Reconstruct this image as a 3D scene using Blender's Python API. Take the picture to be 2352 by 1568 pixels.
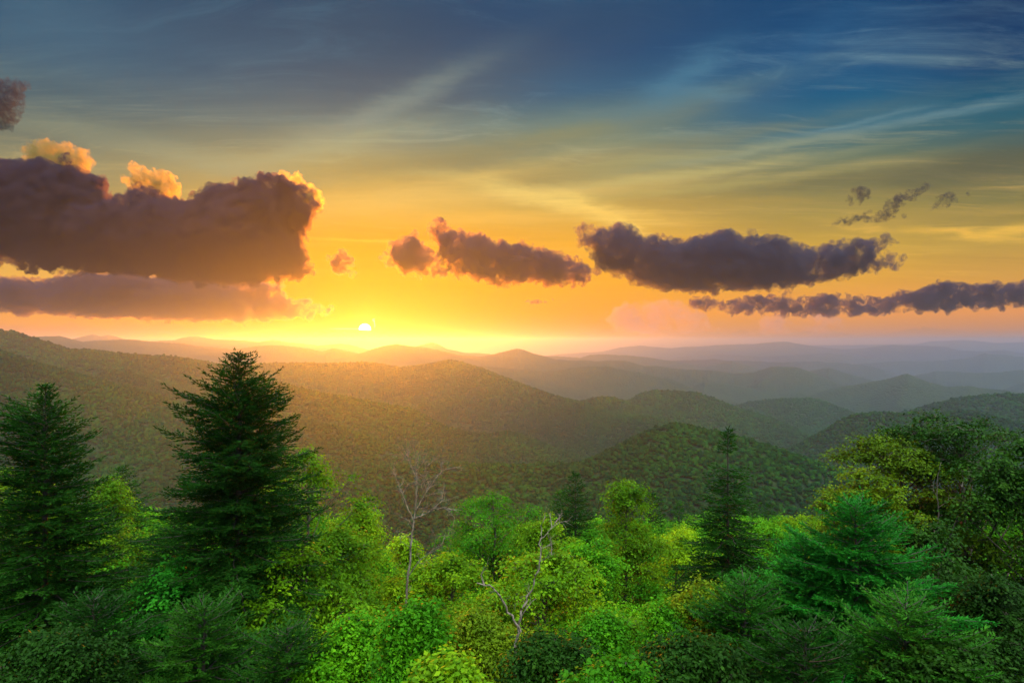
import bpy, bmesh, math, random
import numpy as np
from mathutils import Vector, noise as mnoise
C = bpy.context
scene = C.scene
R = math.radians
for o in list(bpy.data.objects):
    bpy.data.objects.remove(o)
col = scene.collection

# ------------------------------------------------------------------ camera
# The photograph is measured on a 2352 x 1568 grid: focal length 1568 units, level camera.
F = 1568.0
cam_d = bpy.data.cameras.new('camera')
cam_d.lens = 24; cam_d.sensor_width = 36
cam_d.clip_start = 0.1; cam_d.clip_end = 200000
cam = bpy.data.objects.new('camera', cam_d)
cam.location = (0, 0, 0); cam.rotation_euler = (R(90), 0, 0)
col.objects.link(cam); scene.camera = cam

def azel(px, py):
    x, z = px - 1176.0, 784.0 - py
    return math.atan2(x, F), math.atan2(z, math.hypot(x, F))
def at(px, py, d):
    return Vector(((px - 1176.0) / F * d, d, (784.0 - py) / F * d))
def lin(c):
    return tuple(((v / 255.0) / 12.92 if v <= 10 else (((v / 255.0) + 0.055) / 1.055) ** 2.4) for v in c)

SUN_AZ, SUN_EL = azel(838, 752)

# ------------------------------------------------------------------ render settings
scene.view_settings.view_transform = 'Standard'
scene.view_settings.look = 'None'
scene.view_settings.gamma = 1
scene.view_settings.use_curve_mapping = False
scene.view_settings.exposure = 0.0
cy = scene.cycles
cy.max_bounces = 6; cy.diffuse_bounces = 2; cy.glossy_bounces = 1
cy.transmission_bounces = 3; cy.volume_bounces = 2; cy.transparent_max_bounces = 16
cy.use_denoising = True
cy.sample_clamp_indirect = 4
cy.volume_max_steps = 256

# ------------------------------------------------------------------ node helpers
class NT:
    def __init__(s, tree):
        s.t = tree; s.n = tree.nodes; s.l = tree.links
    def new(s, typ, **kw):
        n = s.n.new(typ)
        for k, v in kw.items(): setattr(n, k, v)
        return n
    def put(s, sock, v):
        if isinstance(v, bpy.types.NodeSocket): s.l.new(v, sock)
        elif v is not None: sock.default_value = v
    def m(s, op, a, b=None, c=None, clamp=False):
        n = s.new('ShaderNodeMath', operation=op, use_clamp=clamp)
        for i, v in enumerate((a, b, c)):
            if v is not None: s.put(n.inputs[i], v)
        return n.outputs[0]
    def v(s, op, a, b=None, scale=None):
        n = s.new('ShaderNodeVectorMath', operation=op)
        s.put(n.inputs[0], a)
        if b is not None: s.put(n.inputs[1], b)
        if scale is not None: s.put(n.inputs['Scale'], scale)
        return n.outputs['Value'] if op in ('LENGTH', 'DOT_PRODUCT', 'DISTANCE') else n.outputs[0]
    def mix(s, f, a, b, blend='MIX'):
        n = s.new('ShaderNodeMix', data_type='RGBA', blend_type=blend)
        s.put(n.inputs[0], f); s.put(n.inputs[6], a); s.put(n.inputs[7], b)
        return n.outputs[2]
    def rng(s, v, a, b, c=0.0, d=1.0, smooth=True):
        n = s.new('ShaderNodeMapRange')
        if smooth: n.interpolation_type = 'SMOOTHSTEP'
        s.put(n.inputs['Value'], v)
        for k, x in zip(('From Min', 'From Max', 'To Min', 'To Max'), (a, b, c, d)): s.put(n.inputs[k], x)
        return n.outputs[0]
    def noise(s, vec, scale, detail=4, rough=0.55, dist=0.0):
        n = s.new('ShaderNodeTexNoise')
        s.put(n.inputs['Vector'], vec)
        n.inputs['Scale'].default_value = scale; n.inputs['Detail'].default_value = detail
        n.inputs['Roughness'].default_value = rough; n.inputs['Distortion'].default_value = dist
        return n
    def ramp(s, f, stops):
        n = s.new('ShaderNodeValToRGB'); cr = n.color_ramp
        stops = sorted(stops, key=lambda t: t[0])
        while len(cr.elements) > 1: cr.elements.remove(cr.elements[-1])
        cr.elements[0].position = stops[0][0]; cr.elements[0].color = (*stops[0][1], 1)
        for p, c in stops[1:]:
            e = cr.elements.new(p); e.color = (*c, 1)
        s.put(n.inputs[0], f)
        return n.outputs[0]
    def xyz(s, x, y, z):
        n = s.new('ShaderNodeCombineXYZ')
        for i, v in enumerate((x, y, z)): s.put(n.inputs[i], v)
        return n.outputs[0]

# ------------------------------------------------------------------ world
SKY_GAIN = (1.0, 0.84, 0.42, 1)
def build_world():
    w = bpy.data.worlds.new("World"); scene.world = w; w.use_nodes = True
    t = w.node_tree; t.nodes.clear(); g = NT(t)
    tc = g.new('ShaderNodeTexCoord')
    d = tc.outputs['Generated']
    sp = g.new('ShaderNodeSeparateXYZ'); g.put(sp.inputs[0], d)
    X, Y, Z = sp.outputs
    az = g.m('ARCTAN2', X, Y)
    hyp = g.m('SQRT', g.m('ADD', g.m('MULTIPLY', X, X), g.m('MULTIPLY', Y, Y)))
    el = g.m('ARCTAN2', Z, hyp)
    # slow wobble so that no band is ruler straight
    wob = g.noise(g.xyz(g.m('MULTIPLY', az, 2.2), g.m('MULTIPLY', el, 7.0), 0.0), 1.0, 3, 0.5)
    wb = g.m('SUBTRACT', wob.outputs['Fac'], 0.5)
    elw = g.m('ADD', el, g.m('MULTIPLY', wb, g.rng(el, 0.02, 0.25, 0.0, 0.09)))
    f = g.m('DIVIDE', elw, 0.56, clamp=True)
    def ramp_col(px, rows):
        st = []
        for py, c in rows:
            st.append((max(0.0, min(1.0, azel(px, py)[1] / 0.56)), lin(c)))
        return g.ramp(f, st)
    cols = []
    cols.append((azel(60, 700)[0], ramp_col(60, [(0, (44, 70, 96)), (120, (62, 84, 106)), (220, (82, 96, 108)), (320, (120, 122, 118)), (410, (158, 152, 132)), (520, (205, 176, 116)), (640, (238, 190, 104)), (740, (246, 170, 74)), (784, (226, 140, 84))])))
    cols.append((azel(800, 700)[0], ramp_col(800, [(0, (48, 66, 90)), (110, (62, 74, 92)), (210, (88, 92, 102)), (300, (136, 132, 122)), (400, (190, 165, 115)), (480, (228, 184, 96)), (560, (250, 186, 50)), (650, (255, 186, 14)), (730, (255, 176, 4)), (784, (246, 150, 18))])))
    cols.append((azel(1330, 700)[0], ramp_col(1330, [(0, (22, 62, 98)), (110, (30, 70, 106)), (210, (56, 90, 116)), (300, (108, 118, 114)), (400, (164, 150, 108)), (480, (214, 180, 106)), (560, (244, 188, 66)), (650, (252, 184, 28)), (725, (250, 172, 28)), (784, (225, 150, 84))])))
    cols.append((azel(1950, 700)[0], ramp_col(1950, [(0, (2, 58, 98)), (110, (6, 66, 108)), (200, (16, 84, 122)), (300, (52, 104, 132)), (390, (98, 116, 112)), (470, (150, 148, 108)), (560, (208, 178, 86)), (640, (230, 178, 70)), (715, (248, 172, 84)), (784, (206, 146, 108))])))
    cols.append((azel(2340, 700)[0], ramp_col(2340, [(0, (2, 42, 82)), (110, (2, 56, 98)), (210, (4, 78, 112)), (300, (46, 96, 122)), (390, (84, 100, 102)), (470, (128, 130, 98)), (560, (190, 166, 96)), (640, (218, 170, 84)), (715, (240, 164, 92)), (784, (196, 140, 108))])))
    base = cols[0][1]
    for (a0, _), (a1, c1) in zip(cols, cols[1:]):
        base = g.mix(g.rng(az, a0, a1), base, c1)
    # ---- high veil cloud: streaks that run along one heading, seen in true perspective
    zz = g.m('ADD', g.m('MAXIMUM', Z, 0.0), 0.06)
    plane = g.xyz(g.m('DIVIDE', X, zz), g.m('DIVIDE', Y, zz), 0.0)
    mp = g.new('ShaderNodeMapping'); g.put(mp.inputs[0], plane)
    mp.inputs['Rotation'].default_value = (0, 0, R(28)); mp.inputs['Scale'].default_value = (0.30, 1.35, 1)
    wrp = g.noise(plane, 0.45, 3, 0.5)
    pv = g.v('ADD', mp.outputs[0], g.v('SCALE', wrp.outputs['Color'], scale=0.9))
    n1 = g.noise(pv, 1.35, 11, 0.68).outputs['Fac']
    n2 = g.noise(g.v('ADD', pv, (7.3, 2.1, 0)), 4.6, 10, 0.72, 0.5).outputs['Fac']
    mp3 = g.new('ShaderNodeMapping'); g.put(mp3.inputs[0], plane); mp3.inputs['Rotation'].default_value = (0, 0, R(20)); mp3.inputs['Scale'].default_value = (0.7, 2.8, 1)
    n3 = g.noise(g.v('ADD', mp3.outputs[0], g.v('SCALE', wrp.outputs['Color'], scale=2.6)), 2.1, 11, 0.70, 0.8).outputs['Fac']
    vis = g.m('MULTIPLY', g.rng(el, 0.03, 0.14), g.rng(el, 0.5, 0.75, 1, 0.3))
    lightk = g.m('MULTIPLY', g.m('MULTIPLY', g.rng(n1, 0.46, 0.78), g.rng(n2, 0.32, 0.68, 0.2, 1.0)), vis)
    darkk = g.m('MULTIPLY', g.rng(n1, 0.52, 0.25), vis)
    lightk = g.m('ADD', g.m('MULTIPLY', lightk, g.rng(n3, 0.30, 0.66, 0.45, 1.15)), g.m('MULTIPLY', g.m('MULTIPLY', g.rng(n3, 0.50, 0.74), 0.34), vis))
    pale = g.mix(g.rng(el, 0.10, 0.42), (*lin((255, 214, 132)), 1), (*lin((128, 152, 168)), 1))
    skyc = g.mix(g.m('MULTIPLY', lightk, g.rng(el, 0.22, 0.45, 0.8, 0.38)), base, pale)
    skyc = g.mix(g.m('MULTIPLY', darkk, 0.28), skyc, g.mix(1.0, skyc, (0.58, 0.56, 0.62, 1), 'MULTIPLY'))
    # ---- particular veils and bands
    fn = g.noise(g.xyz(g.m('MULTIPLY', az, 9.0), g.m('MULTIPLY', el, 30.0), 3.0), 1.0, 7, 0.62)
    fine = fn.outputs['Fac']
    daz = g.m('ADD', az, g.m('MULTIPLY', g.m('SUBTRACT', fine, 0.5), 0.10))
    de = g.m('ADD', el, g.m('MULTIPLY', g.m('SUBTRACT', fn.outputs['Color'], 0.5), 0.035))
    def blob(base, px, py, rx, ry, tilt, c, k, rough=0.5):
        a0, e0 = azel(px, py)
        u = g.m('SUBTRACT', daz, a0); v = g.m('SUBTRACT', de, e0)
        ct, st = math.cos(R(tilt)), math.sin(R(tilt))
        p = g.m('ADD', g.m('MULTIPLY', u, ct), g.m('MULTIPLY', v, st))
        q = g.m('SUBTRACT', g.m('MULTIPLY', v, ct), g.m('MULTIPLY', u, st))
        p = g.m('DIVIDE', p, rx / F); q = g.m('DIVIDE', q, ry / F)
        r2 = g.m('ADD', g.m('MULTIPLY', p, p), g.m('MULTIPLY', q, q))
        k_ = g.m('MULTIPLY', g.m('POWER', 2.718, g.m('MULTIPLY', r2, -1.0)), k)
        k_ = g.m('MULTIPLY', k_, g.rng(n2 if rough > 0 else fine, 0.2, 0.62, 1.0 - rough, 1.0))
        return g.mix(k_, base, (*lin(c), 1))
    for b in [
        (620, 95, 520, 90, 6, (58, 72, 92), .55), (1000, 190, 380, 62, 12, (84, 84, 94), .75),
        (1300, 60, 260, 60, 10, (38, 62, 90), .5),
        (860, 262, 250, 26, 25, (160, 150, 136), .6), (700, 352, 260, 24, 16, (186, 172, 140), .6),
        (470, 372, 260, 26, -6, (176, 170, 150), .6), (560, 215, 300, 30, 5, (92, 96, 104), .5),
        (90, 190, 260, 80, 10, (92, 104, 112), .4), (160, 60, 150, 46, 0, (74, 94, 112), .4),
        (1200, 330, 420, 26, 10, (150, 134, 98), .75), (1650, 318, 320, 15, 4, (118, 122, 112), .6),
        (1150, 405, 330, 22, 7, (186, 150, 90), .6), (1500, 372, 340, 12, 3, (172, 160, 120), .6),
        (2050, 396, 470, 28, -1, (118, 112, 88), .75), (1640, 425, 330, 12, 3, (190, 176, 124), .6),
        (1620, 468, 380, 16, -1, (176, 152, 92), .6), (2250, 380, 220, 40, 8, (86, 92, 88), .6),
        (2120, 268, 190, 9, 3, (104, 132, 152), .7), (1960, 282, 110, 5, 6, (120, 142, 156), .6),
        (1560, 190, 110, 34, 30, (84, 118, 140), .6), (1640, 215, 90, 12, -12, (96, 124, 142), .5),
        (1830, 150, 120, 40, 40, (34, 82, 120), .5), (1480, 248, 260, 16, 8, (96, 118, 128), .5),
        (1260, 440, 330, 20, 4, (240, 206, 138), .6), (1000, 430, 260, 18, 12, (228, 192, 126), .6), (1560, 402, 300, 10, 3, (200, 184, 134), .65),
        (1720, 350, 240, 9, 5, (152, 154, 140), .6), (200, 300, 260, 16, 3, (134, 134, 124), .6), (330, 120, 240, 46, 12, (66, 86, 106), .5), (120, 60, 120, 70, 20, (80, 100, 118), .45),
        (1310, 470, 200, 20, -12, (255, 224, 146), .95), (1420, 502, 110, 9, -24, (255, 222, 140), .95),
        (1180, 500, 200, 16, 2, (250, 206, 118), .6), (860, 470, 230, 34, 4, (246, 206, 126), .6),
        (850, 556, 170, 4, 0, (255, 214, 96), .9), (860, 590, 200, 24, 0, (250, 170, 10), .7),
        (1000, 610, 260, 22, -5, (255, 206, 60), .5), (830, 680, 240, 70, 0, (255, 182, 2), .7),
        (2220, 540, 95, 9, -12, (244, 204, 104), .8), (2330, 530, 60, 9, 6, (246, 208, 106), .8), (1985, 520, 40, 5, -10, (238, 200, 110), .8),
        (2130, 500, 340, 14, 0, (176, 158, 104), .5),
    ]:
        skyc = blob(skyc, *b)
    # ---- far cloud bank lying on the horizon, and the tall far towers
    bank = g.noise(g.xyz(g.m('MULTIPLY', az, 16.0), g.m('MULTIPLY', el, 22.0), 1.0), 1.0, 8, 0.62).outputs['Fac']
    top = g.m('ADD', azel(1200, 764)[1], g.m('MULTIPLY', g.m('SUBTRACT', bank, 0.5), 0.042))
    bk = g.m('MULTIPLY', g.rng(g.m('SUBTRACT', top, el), -0.0006, 0.0016), g.rng(az, azel(880, 700)[0], azel(1150, 700)[0], 0.15, 0.75))
    bankc = g.mix(g.rng(az, azel(1150, 700)[0], azel(1900, 700)[0]), (*lin((232, 150, 60)), 1), (*lin((204, 148, 112)), 1))
    skyc = g.mix(bk, skyc, bankc)
    bk2 = g.m('MULTIPLY', g.rng(g.m('SUBTRACT', g.m('ADD', azel(100, 752)[1], g.m('MULTIPLY', g.m('SUBTRACT', bank, 0.5), 0.06)), el), -0.003, 0.005), g.rng(az, azel(620, 700)[0], azel(250, 700)[0], 0.0, 0.55))
    skyc = g.mix(bk2, skyc, (*lin((226, 150, 108)), 1))
    skyc = g.mix(1.0, skyc, g.mix(g.rng(el, 0.14, 0.38), SKY_GAIN, (0.80, 1.17, 1.20, 1)), 'MULTIPLY')
    # ---- unseen sky overhead and behind, with a bright patch added as fill light
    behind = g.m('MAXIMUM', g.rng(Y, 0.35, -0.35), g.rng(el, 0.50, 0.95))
    fill_lobe = g.v('DOT_PRODUCT', d, tuple(Vector((0.22, -0.36, 0.90)).normalized()))
    backc = g.mix(g.rng(fill_lobe, 0.45, 0.97), g.mix(g.rng(el, 0.0, 1.2), (0.30, 0.46, 0.80, 1), (0.50, 1.05, 2.5, 1)), (7.6, 7.8, 6.6, 1))
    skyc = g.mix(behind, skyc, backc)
    # ---- glow round the sun, and its disc cut off below by the far bank
    sd = Vector((math.sin(SUN_AZ) * math.cos(SUN_EL), math.cos(SUN_AZ) * math.cos(SUN_EL), math.sin(SUN_EL)))
    da, de_ = azel(838, 757); sc_ = Vector((math.sin(da) * math.cos(de_), math.cos(da) * math.cos(de_), math.sin(de_)))
    dist = g.v('DISTANCE', d, tuple(sc_))
    glow = g.m('POWER', 2.718, g.m('MULTIPLY', dist, -16.0))
    skyc = g.mix(1.0, skyc, g.mix(1.0, (1.0, 0.52, 0.02, 1), g.xyz(g.m('MULTIPLY', glow, 0.12), g.m('MULTIPLY', glow, 0.12), g.m('MULTIPLY', glow, 0.12)), 'MULTIPLY'), 'ADD')
    tight = g.m('MULTIPLY', g.m('POWER', 2.718, g.m('MULTIPLY', dist, -75.0)), 0.9)
    skyc = g.mix(1.0, skyc, g.mix(1.0, (1.0, 0.62, 0.10, 1), g.xyz(tight, tight, tight), 'MULTIPLY'), 'ADD')
    cutw = g.m('ADD', azel(838, 759)[1], g.m('MULTIPLY', g.m('SUBTRACT', bank, 0.5), 0.006))
    disc = g.m('MULTIPLY', g.rng(dist, 0.0090, 0.0078), g.rng(el, cutw, g.m('ADD', cutw, 0.0016)))
    # bright lining of the small cloud beside the disc, and the thin bright streak left of it
    wn = g.noise(g.xyz(g.m('MULTIPLY', az, 150.0), g.m('MULTIPLY', el, 150.0), 0.0), 1.0, 3, 0.6).outputs['Fac']
    wa, we = azel(861, 742)
    wu = g.m('ADD', g.m('SUBTRACT', az, wa), g.m('MULTIPLY', g.m('SUBTRACT', wn, 0.5), 0.014))
    wu = g.m('ADD', wu, g.m('MULTIPLY', g.m('SINE', g.m('MULTIPLY', g.m('SUBTRACT', el, we), 420.0)), 0.0022))
    wisp = g.m('MULTIPLY', g.rng(g.m('ABSOLUTE', wu), 0.0012, 0.0003), g.rng(g.m('ABSOLUTE', g.m('SUBTRACT', el, we)), 0.0080, 0.005))
    sa, se = azel(800, 755)
    strk = g.m('MULTIPLY', g.rng(g.m('ABSOLUTE', g.m('SUBTRACT', el, se)), 0.0016, 0.0002), g.rng(g.m('ABSOLUTE', g.m('SUBTRACT', az, sa)), 0.034, 0.010))
    hot = g.m('ADD', g.m('MULTIPLY', disc, 14.0), g.m('ADD', g.m('MULTIPLY', wisp, 2.0), g.m('MULTIPLY', strk, 0.8)))
    skyc = g.mix(1.0, skyc, g.mix(1.0, (1.0, 0.82, 0.38, 1), g.xyz(hot, hot, hot), 'MULTIPLY'), 'ADD')
    # ---- the physical sky of the same low sun, added underneath
    ns = g.new('ShaderNodeTexSky', sky_type='NISHITA', sun_disc=False)
    ns.sun_elevation = SUN_EL; ns.sun_rotation = SUN_AZ; ns.altitude = 1400
    bg1 = g.new('ShaderNodeBackground'); g.put(bg1.inputs[0], ns.outputs[0]); bg1.inputs[1].default_value = 0.0025
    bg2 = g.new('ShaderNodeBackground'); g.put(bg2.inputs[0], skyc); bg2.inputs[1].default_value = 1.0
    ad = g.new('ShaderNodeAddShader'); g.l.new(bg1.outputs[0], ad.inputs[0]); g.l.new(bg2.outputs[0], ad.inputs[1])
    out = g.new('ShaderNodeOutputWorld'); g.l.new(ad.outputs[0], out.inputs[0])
    w.cycles.sampling_method = 'MANUAL'; w.cycles.sample_map_resolution = 1024
build_world()

sun_d = bpy.data.lights.new('sun', 'SUN')
sun_d.energy = 5.6; sun_d.angle = R(0.6); sun_d.color = (1.0, 0.26, 0.01)
sun = bpy.data.objects.new('sun', sun_d)
sdir = Vector((math.sin(SUN_AZ) * math.cos(SUN_EL), math.cos(SUN_AZ) * math.cos(SUN_EL), math.sin(SUN_EL)))
sun.rotation_euler = sdir.to_track_quat('Z', 'Y').to_euler()
col.objects.link(sun)

# ------------------------------------------------------------------ general object helpers
def tag(o, label=None, cat=None, group=None, kind=None):
    if label: o['label'] = label
    if cat: o['category'] = cat
    if group: o['group'] = group
    if kind: o['kind'] = kind
    return o
def mesh_np(name, verts, faces, mat=None, smooth=False, nside=None):
    """verts (n,3) array, faces (m,k) array"""
    verts = np.ascontiguousarray(verts, dtype=np.float32); faces = np.ascontiguousarray(faces, dtype=np.int32)
    k = faces.shape[1]; m = bpy.data.meshes.new(name)
    m.vertices.add(len(verts)); m.vertices.foreach_set('co', verts.ravel())
    m.loops.add(faces.size); m.loops.foreach_set('vertex_index', faces.ravel())
    m.polygons.add(len(faces)); m.polygons.foreach_set('loop_start', np.arange(0, faces.size, k, dtype=np.int32))
    m.polygons.foreach_set('loop_total', np.full(len(faces), k, dtype=np.int32))
    if smooth: m.polygons.foreach_set('use_smooth', np.ones(len(faces), dtype=bool))
    m.update(calc_edges=True); m.validate(verbose=False) if False else None
    if mat: m.materials.append(mat)
    return m
def link(name, mesh, parent=None, loc=None):
    o = bpy.data.objects.new(name, mesh); col.objects.link(o)
    if parent: o.parent = parent
    if loc is not None: o.location = loc
    return o
def new_mat(name):
    m = bpy.data.materials.new(name); m.use_nodes = True
    m.node_tree.nodes.clear(); g = NT(m.node_tree)
    out = g.new('ShaderNodeOutputMaterial')
    return m, g, out

# numpy value noise (2-D), periodic enough for terrain
_rs = np.random.RandomState(5)
_tab = _rs.rand(512, 512)
def vnoise(x, y):
    xi = np.floor(x).astype(int); yi = np.floor(y).astype(int)
    fx = x - xi; fy = y - yi
    fx = fx * fx * (3 - 2 * fx); fy = fy * fy * (3 - 2 * fy)
    a = _tab[xi % 512, yi % 512]; b = _tab[(xi + 1) % 512, yi % 512]
    c = _tab[xi % 512, (yi + 1) % 512]; d = _tab[(xi + 1) % 512, (yi + 1) % 512]
    return (a * (1 - fx) + b * fx) * (1 - fy) + (c * (1 - fx) + d * fx) * fy
def fbm(x, y, o=4, g=0.5):
    s = 0; a = 1; t = 0
    for i in range(o):
        s = s + a * vnoise(x * 2 ** i + 17.3 * i, y * 2 ** i - 9.1 * i); t += a; a *= g
    return s / t

def vnoise3(p):
    pi = np.floor(p).astype(int); f = p - pi; f = f * f * (3 - 2 * f)
    def T(i, j, k): return _tab[(pi[:, 0] + i + 37 * (pi[:, 2] + k)) % 512, (pi[:, 1] + j + 91 * (pi[:, 2] + k)) % 512]
    r = 0
    for i in (0, 1):
        for j in (0, 1):
            for k in (0, 1):
                r = r + T(i, j, k) * (f[:, 0] if i else 1 - f[:, 0]) * (f[:, 1] if j else 1 - f[:, 1]) * (f[:, 2] if k else 1 - f[:, 2])
    return r
# ------------------------------------------------------------------ terrain
# every ridge: (slope towards the viewer, slope away, [(px, py, distance in m), ...] traced crest)
def rd(D, pts, sf=0.36, sb=0.42): return (sf, sb, [(p[0], p[1], p[2] if len(p) > 2 else D) for p in pts])
RIDGES = [
 rd(1100, [(-500, 1330, 1500), (0, 1250, 1500), (400, 1165, 1450), (700, 1100, 1350), (900, 1075, 1250), (1000, 1070, 1180), (1180, 1073, 1130), (1330, 1072, 1100), (1400, 1042, 1100), (1470, 1006, 1100), (1510, 990, 1100), (1550, 983), (1590, 988), (1620, 994), (1700, 1011), (1780, 1036), (1860, 1063), (1900, 1076), (2000, 1112), (2352, 1190), (2900, 1300)], 0.42, 0.5),
 rd(2000, [(-500, 770, 1900), (0, 808, 1900), (70, 833), (139, 851), (209, 871), (278, 888), (348, 906), (418, 931), (505, 966, 1950), (600, 1000, 1850), (700, 1030, 1750)], 0.36),
 rd(3000, [(-500, 735), (-60, 752), (0, 760), (52, 770), (104, 788), (157, 806), (226, 809), (296, 817), (383, 821), (452, 829), (505, 840), (560, 858), (620, 884), (700, 906), (760, 930), (840, 960)]),
 rd(2500, [(180, 900), (243, 852), (300, 858), (348, 874), (420, 902), (500, 930), (600, 960)]),
 rd(7000, [(60, 778), (104, 774), (139, 774), (191, 786), (209, 784), (296, 781), (383, 786), (470, 795), (539, 801), (592, 793), (644, 793), (696, 800), (741, 805), (766, 798), (804, 806), (850, 818)]),
 rd(6400, [(770, 826), (820, 812), (850, 801), (880, 792), (914, 788), (960, 795), (1053, 813), (1106, 817), (1158, 808), (1178, 802), (1189, 800), (1205, 803), (1227, 812), (1280, 824), (1367, 828), (1436, 828), (1481, 840), (1506, 840), (1548, 846), (1618, 849), (1687, 858), (1732, 853), (1760, 846), (1774, 843), (1830, 843), (1851, 850), (1896, 868), (1941, 886), (1983, 913), (2030, 940)]),
 rd(10500, [(930, 804), (960, 793), (984, 787), (994, 785), (1008, 789), (1026, 799), (1071, 812), (1123, 814), (1180, 830)]),
 rd(9500, [(1200, 824), (1252, 817), (1332, 822), (1360, 814), (1387, 812), (1454, 817), (1541, 828), (1583, 836), (1611, 845), (1645, 838), (1680, 831), (1739, 845), (1790, 860)]),
 rd(3500, [(420, 856), (470, 846), (522, 842), (592, 838), (679, 836), (775, 837), (845, 835), (880, 840), (921, 848), (960, 843), (1001, 836), (1033, 829), (1053, 832), (1106, 848, 3300), (1175, 875, 3100), (1210, 888, 3000), (1280, 913, 2800), (1332, 926, 2650), (1367, 941, 2550), (1419, 955, 2450), (1488, 958, 2350), (1541, 972, 2300), (1561, 983, 2250), (1620, 1010, 2200), (1700, 1050, 2100)]),
 rd(5000, [(1060, 848), (1106, 840), (1140, 841), (1193, 848), (1245, 852), (1297, 847), (1349, 840), (1394, 840), (1454, 854), (1541, 871), (1583, 888), (1604, 901), (1680, 935), (1780, 970)]),
 rd(2800, [(1300, 945), (1332, 927), (1367, 916), (1401, 915), (1436, 925), (1480, 945)]),
 rd(3100, [(1400, 945), (1443, 923), (1471, 906), (1506, 899), (1579, 902), (1600, 904), (1652, 923), (1705, 944), (1757, 958), (1809, 979), (1844, 996), (1861, 1006), (1896, 1026), (1950, 1060)]),
 rd(4200, [(1640, 950), (1722, 925), (1800, 916), (1861, 913), (1896, 923), (1948, 942), (2010, 975)]),
 rd(5300, [(1880, 900), (1941, 885), (2000, 878), (2046, 871), (2070, 862), (2084, 859), (2105, 868), (2140, 882), (2174, 889), (2227, 885), (2314, 895), (2352, 901), (2900, 930)]),
 rd(8000, [(1820, 866), (1865, 852), (1903, 845), (1931, 852), (2000, 871), (2060, 890)]),
 rd(3100, [(1960, 990), (2067, 951), (2122, 936), (2157, 927), (2209, 915), (2279, 908), (2314, 908), (2352, 909), (2900, 900)]),
 rd(2150, [(1760, 1062), (1792, 1043), (1844, 1018), (1896, 990), (1931, 965), (1966, 953), (2035, 948), (2070, 953), (2140, 951), (2209, 947), (2279, 958), (2352, 977), (2900, 1060)], 0.42),
 rd(18500, [(1200, 822), (1280, 814), (1367, 808), (1387, 805), (1426, 796), (1471, 792), (1541, 798), (1642, 791), (1694, 791), (1757, 788), (1806, 786), (1861, 795), (1931, 803), (2000, 799), (2053, 794), (2105, 796), (2168, 797), (2209, 805), (2279, 805), (2307, 803), (2342, 811), (2400, 808), (2900, 800)], .3),
 rd(13500, [(1850, 850), (1931, 840), (2035, 831), (2140, 826), (2227, 819), (2261, 810), (2314, 814), (2352, 817), (2900, 800)], .3),
 rd(16000, [(1480, 838), (1560, 818), (1650, 812), (1760, 817), (1900, 812), (2000, 822), (2100, 828)], .3),
 rd(25000, [(1700, 796), (1861, 791), (1966, 793), (2105, 788), (2140, 782), (2227, 780), (2286, 786), (2352, 784), (2900, 780)], .25),
 rd(12500, [(-500, 780), (60, 786), (167, 778), (195, 771), (212, 768), (233, 772), (247, 768), (296, 779), (331, 780), (400, 782), (425, 777), (446, 774), (487, 779), (592, 784), (626, 780), (679, 788), (731, 793), (766, 789), (804, 791), (845, 801), (900, 806)], .3),
 rd(5700, [(1570, 892), (1618, 874), (1700, 886), (1800, 906), (1880, 930), (1950, 960)]),
 rd(4600, [(1500, 930), (1560, 912), (1620, 908), (1700, 925), (1780, 950), (1850, 980)]),
 rd(9200, [(2080, 868), (2150, 852), (2240, 858), (2352, 850), (2900, 850)]),
 rd(11200, [(1300, 836), (1400, 822), (1520, 829), (1640, 824), (1760, 832), (1880, 828), (2000, 838)]),
 rd(8200, [(2270, 910), (2307, 892), (2331, 884), (2352, 878), (2900, 860)], .3),
 rd(2000, [(560, 868), (640, 884), (740, 905), (850, 925), (949, 944), (1019, 981), (1088, 1000), (1123, 1000), (1150, 996), (1175, 995), (1210, 1007), (1262, 1031), (1332, 1053), (1367, 1060), (1420, 1080)], 0.40),
 rd(1600, [(420, 1000), (560, 975), (700, 968), (800, 990), (900, 1030), (980, 1060)], 0.38),
]
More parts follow.
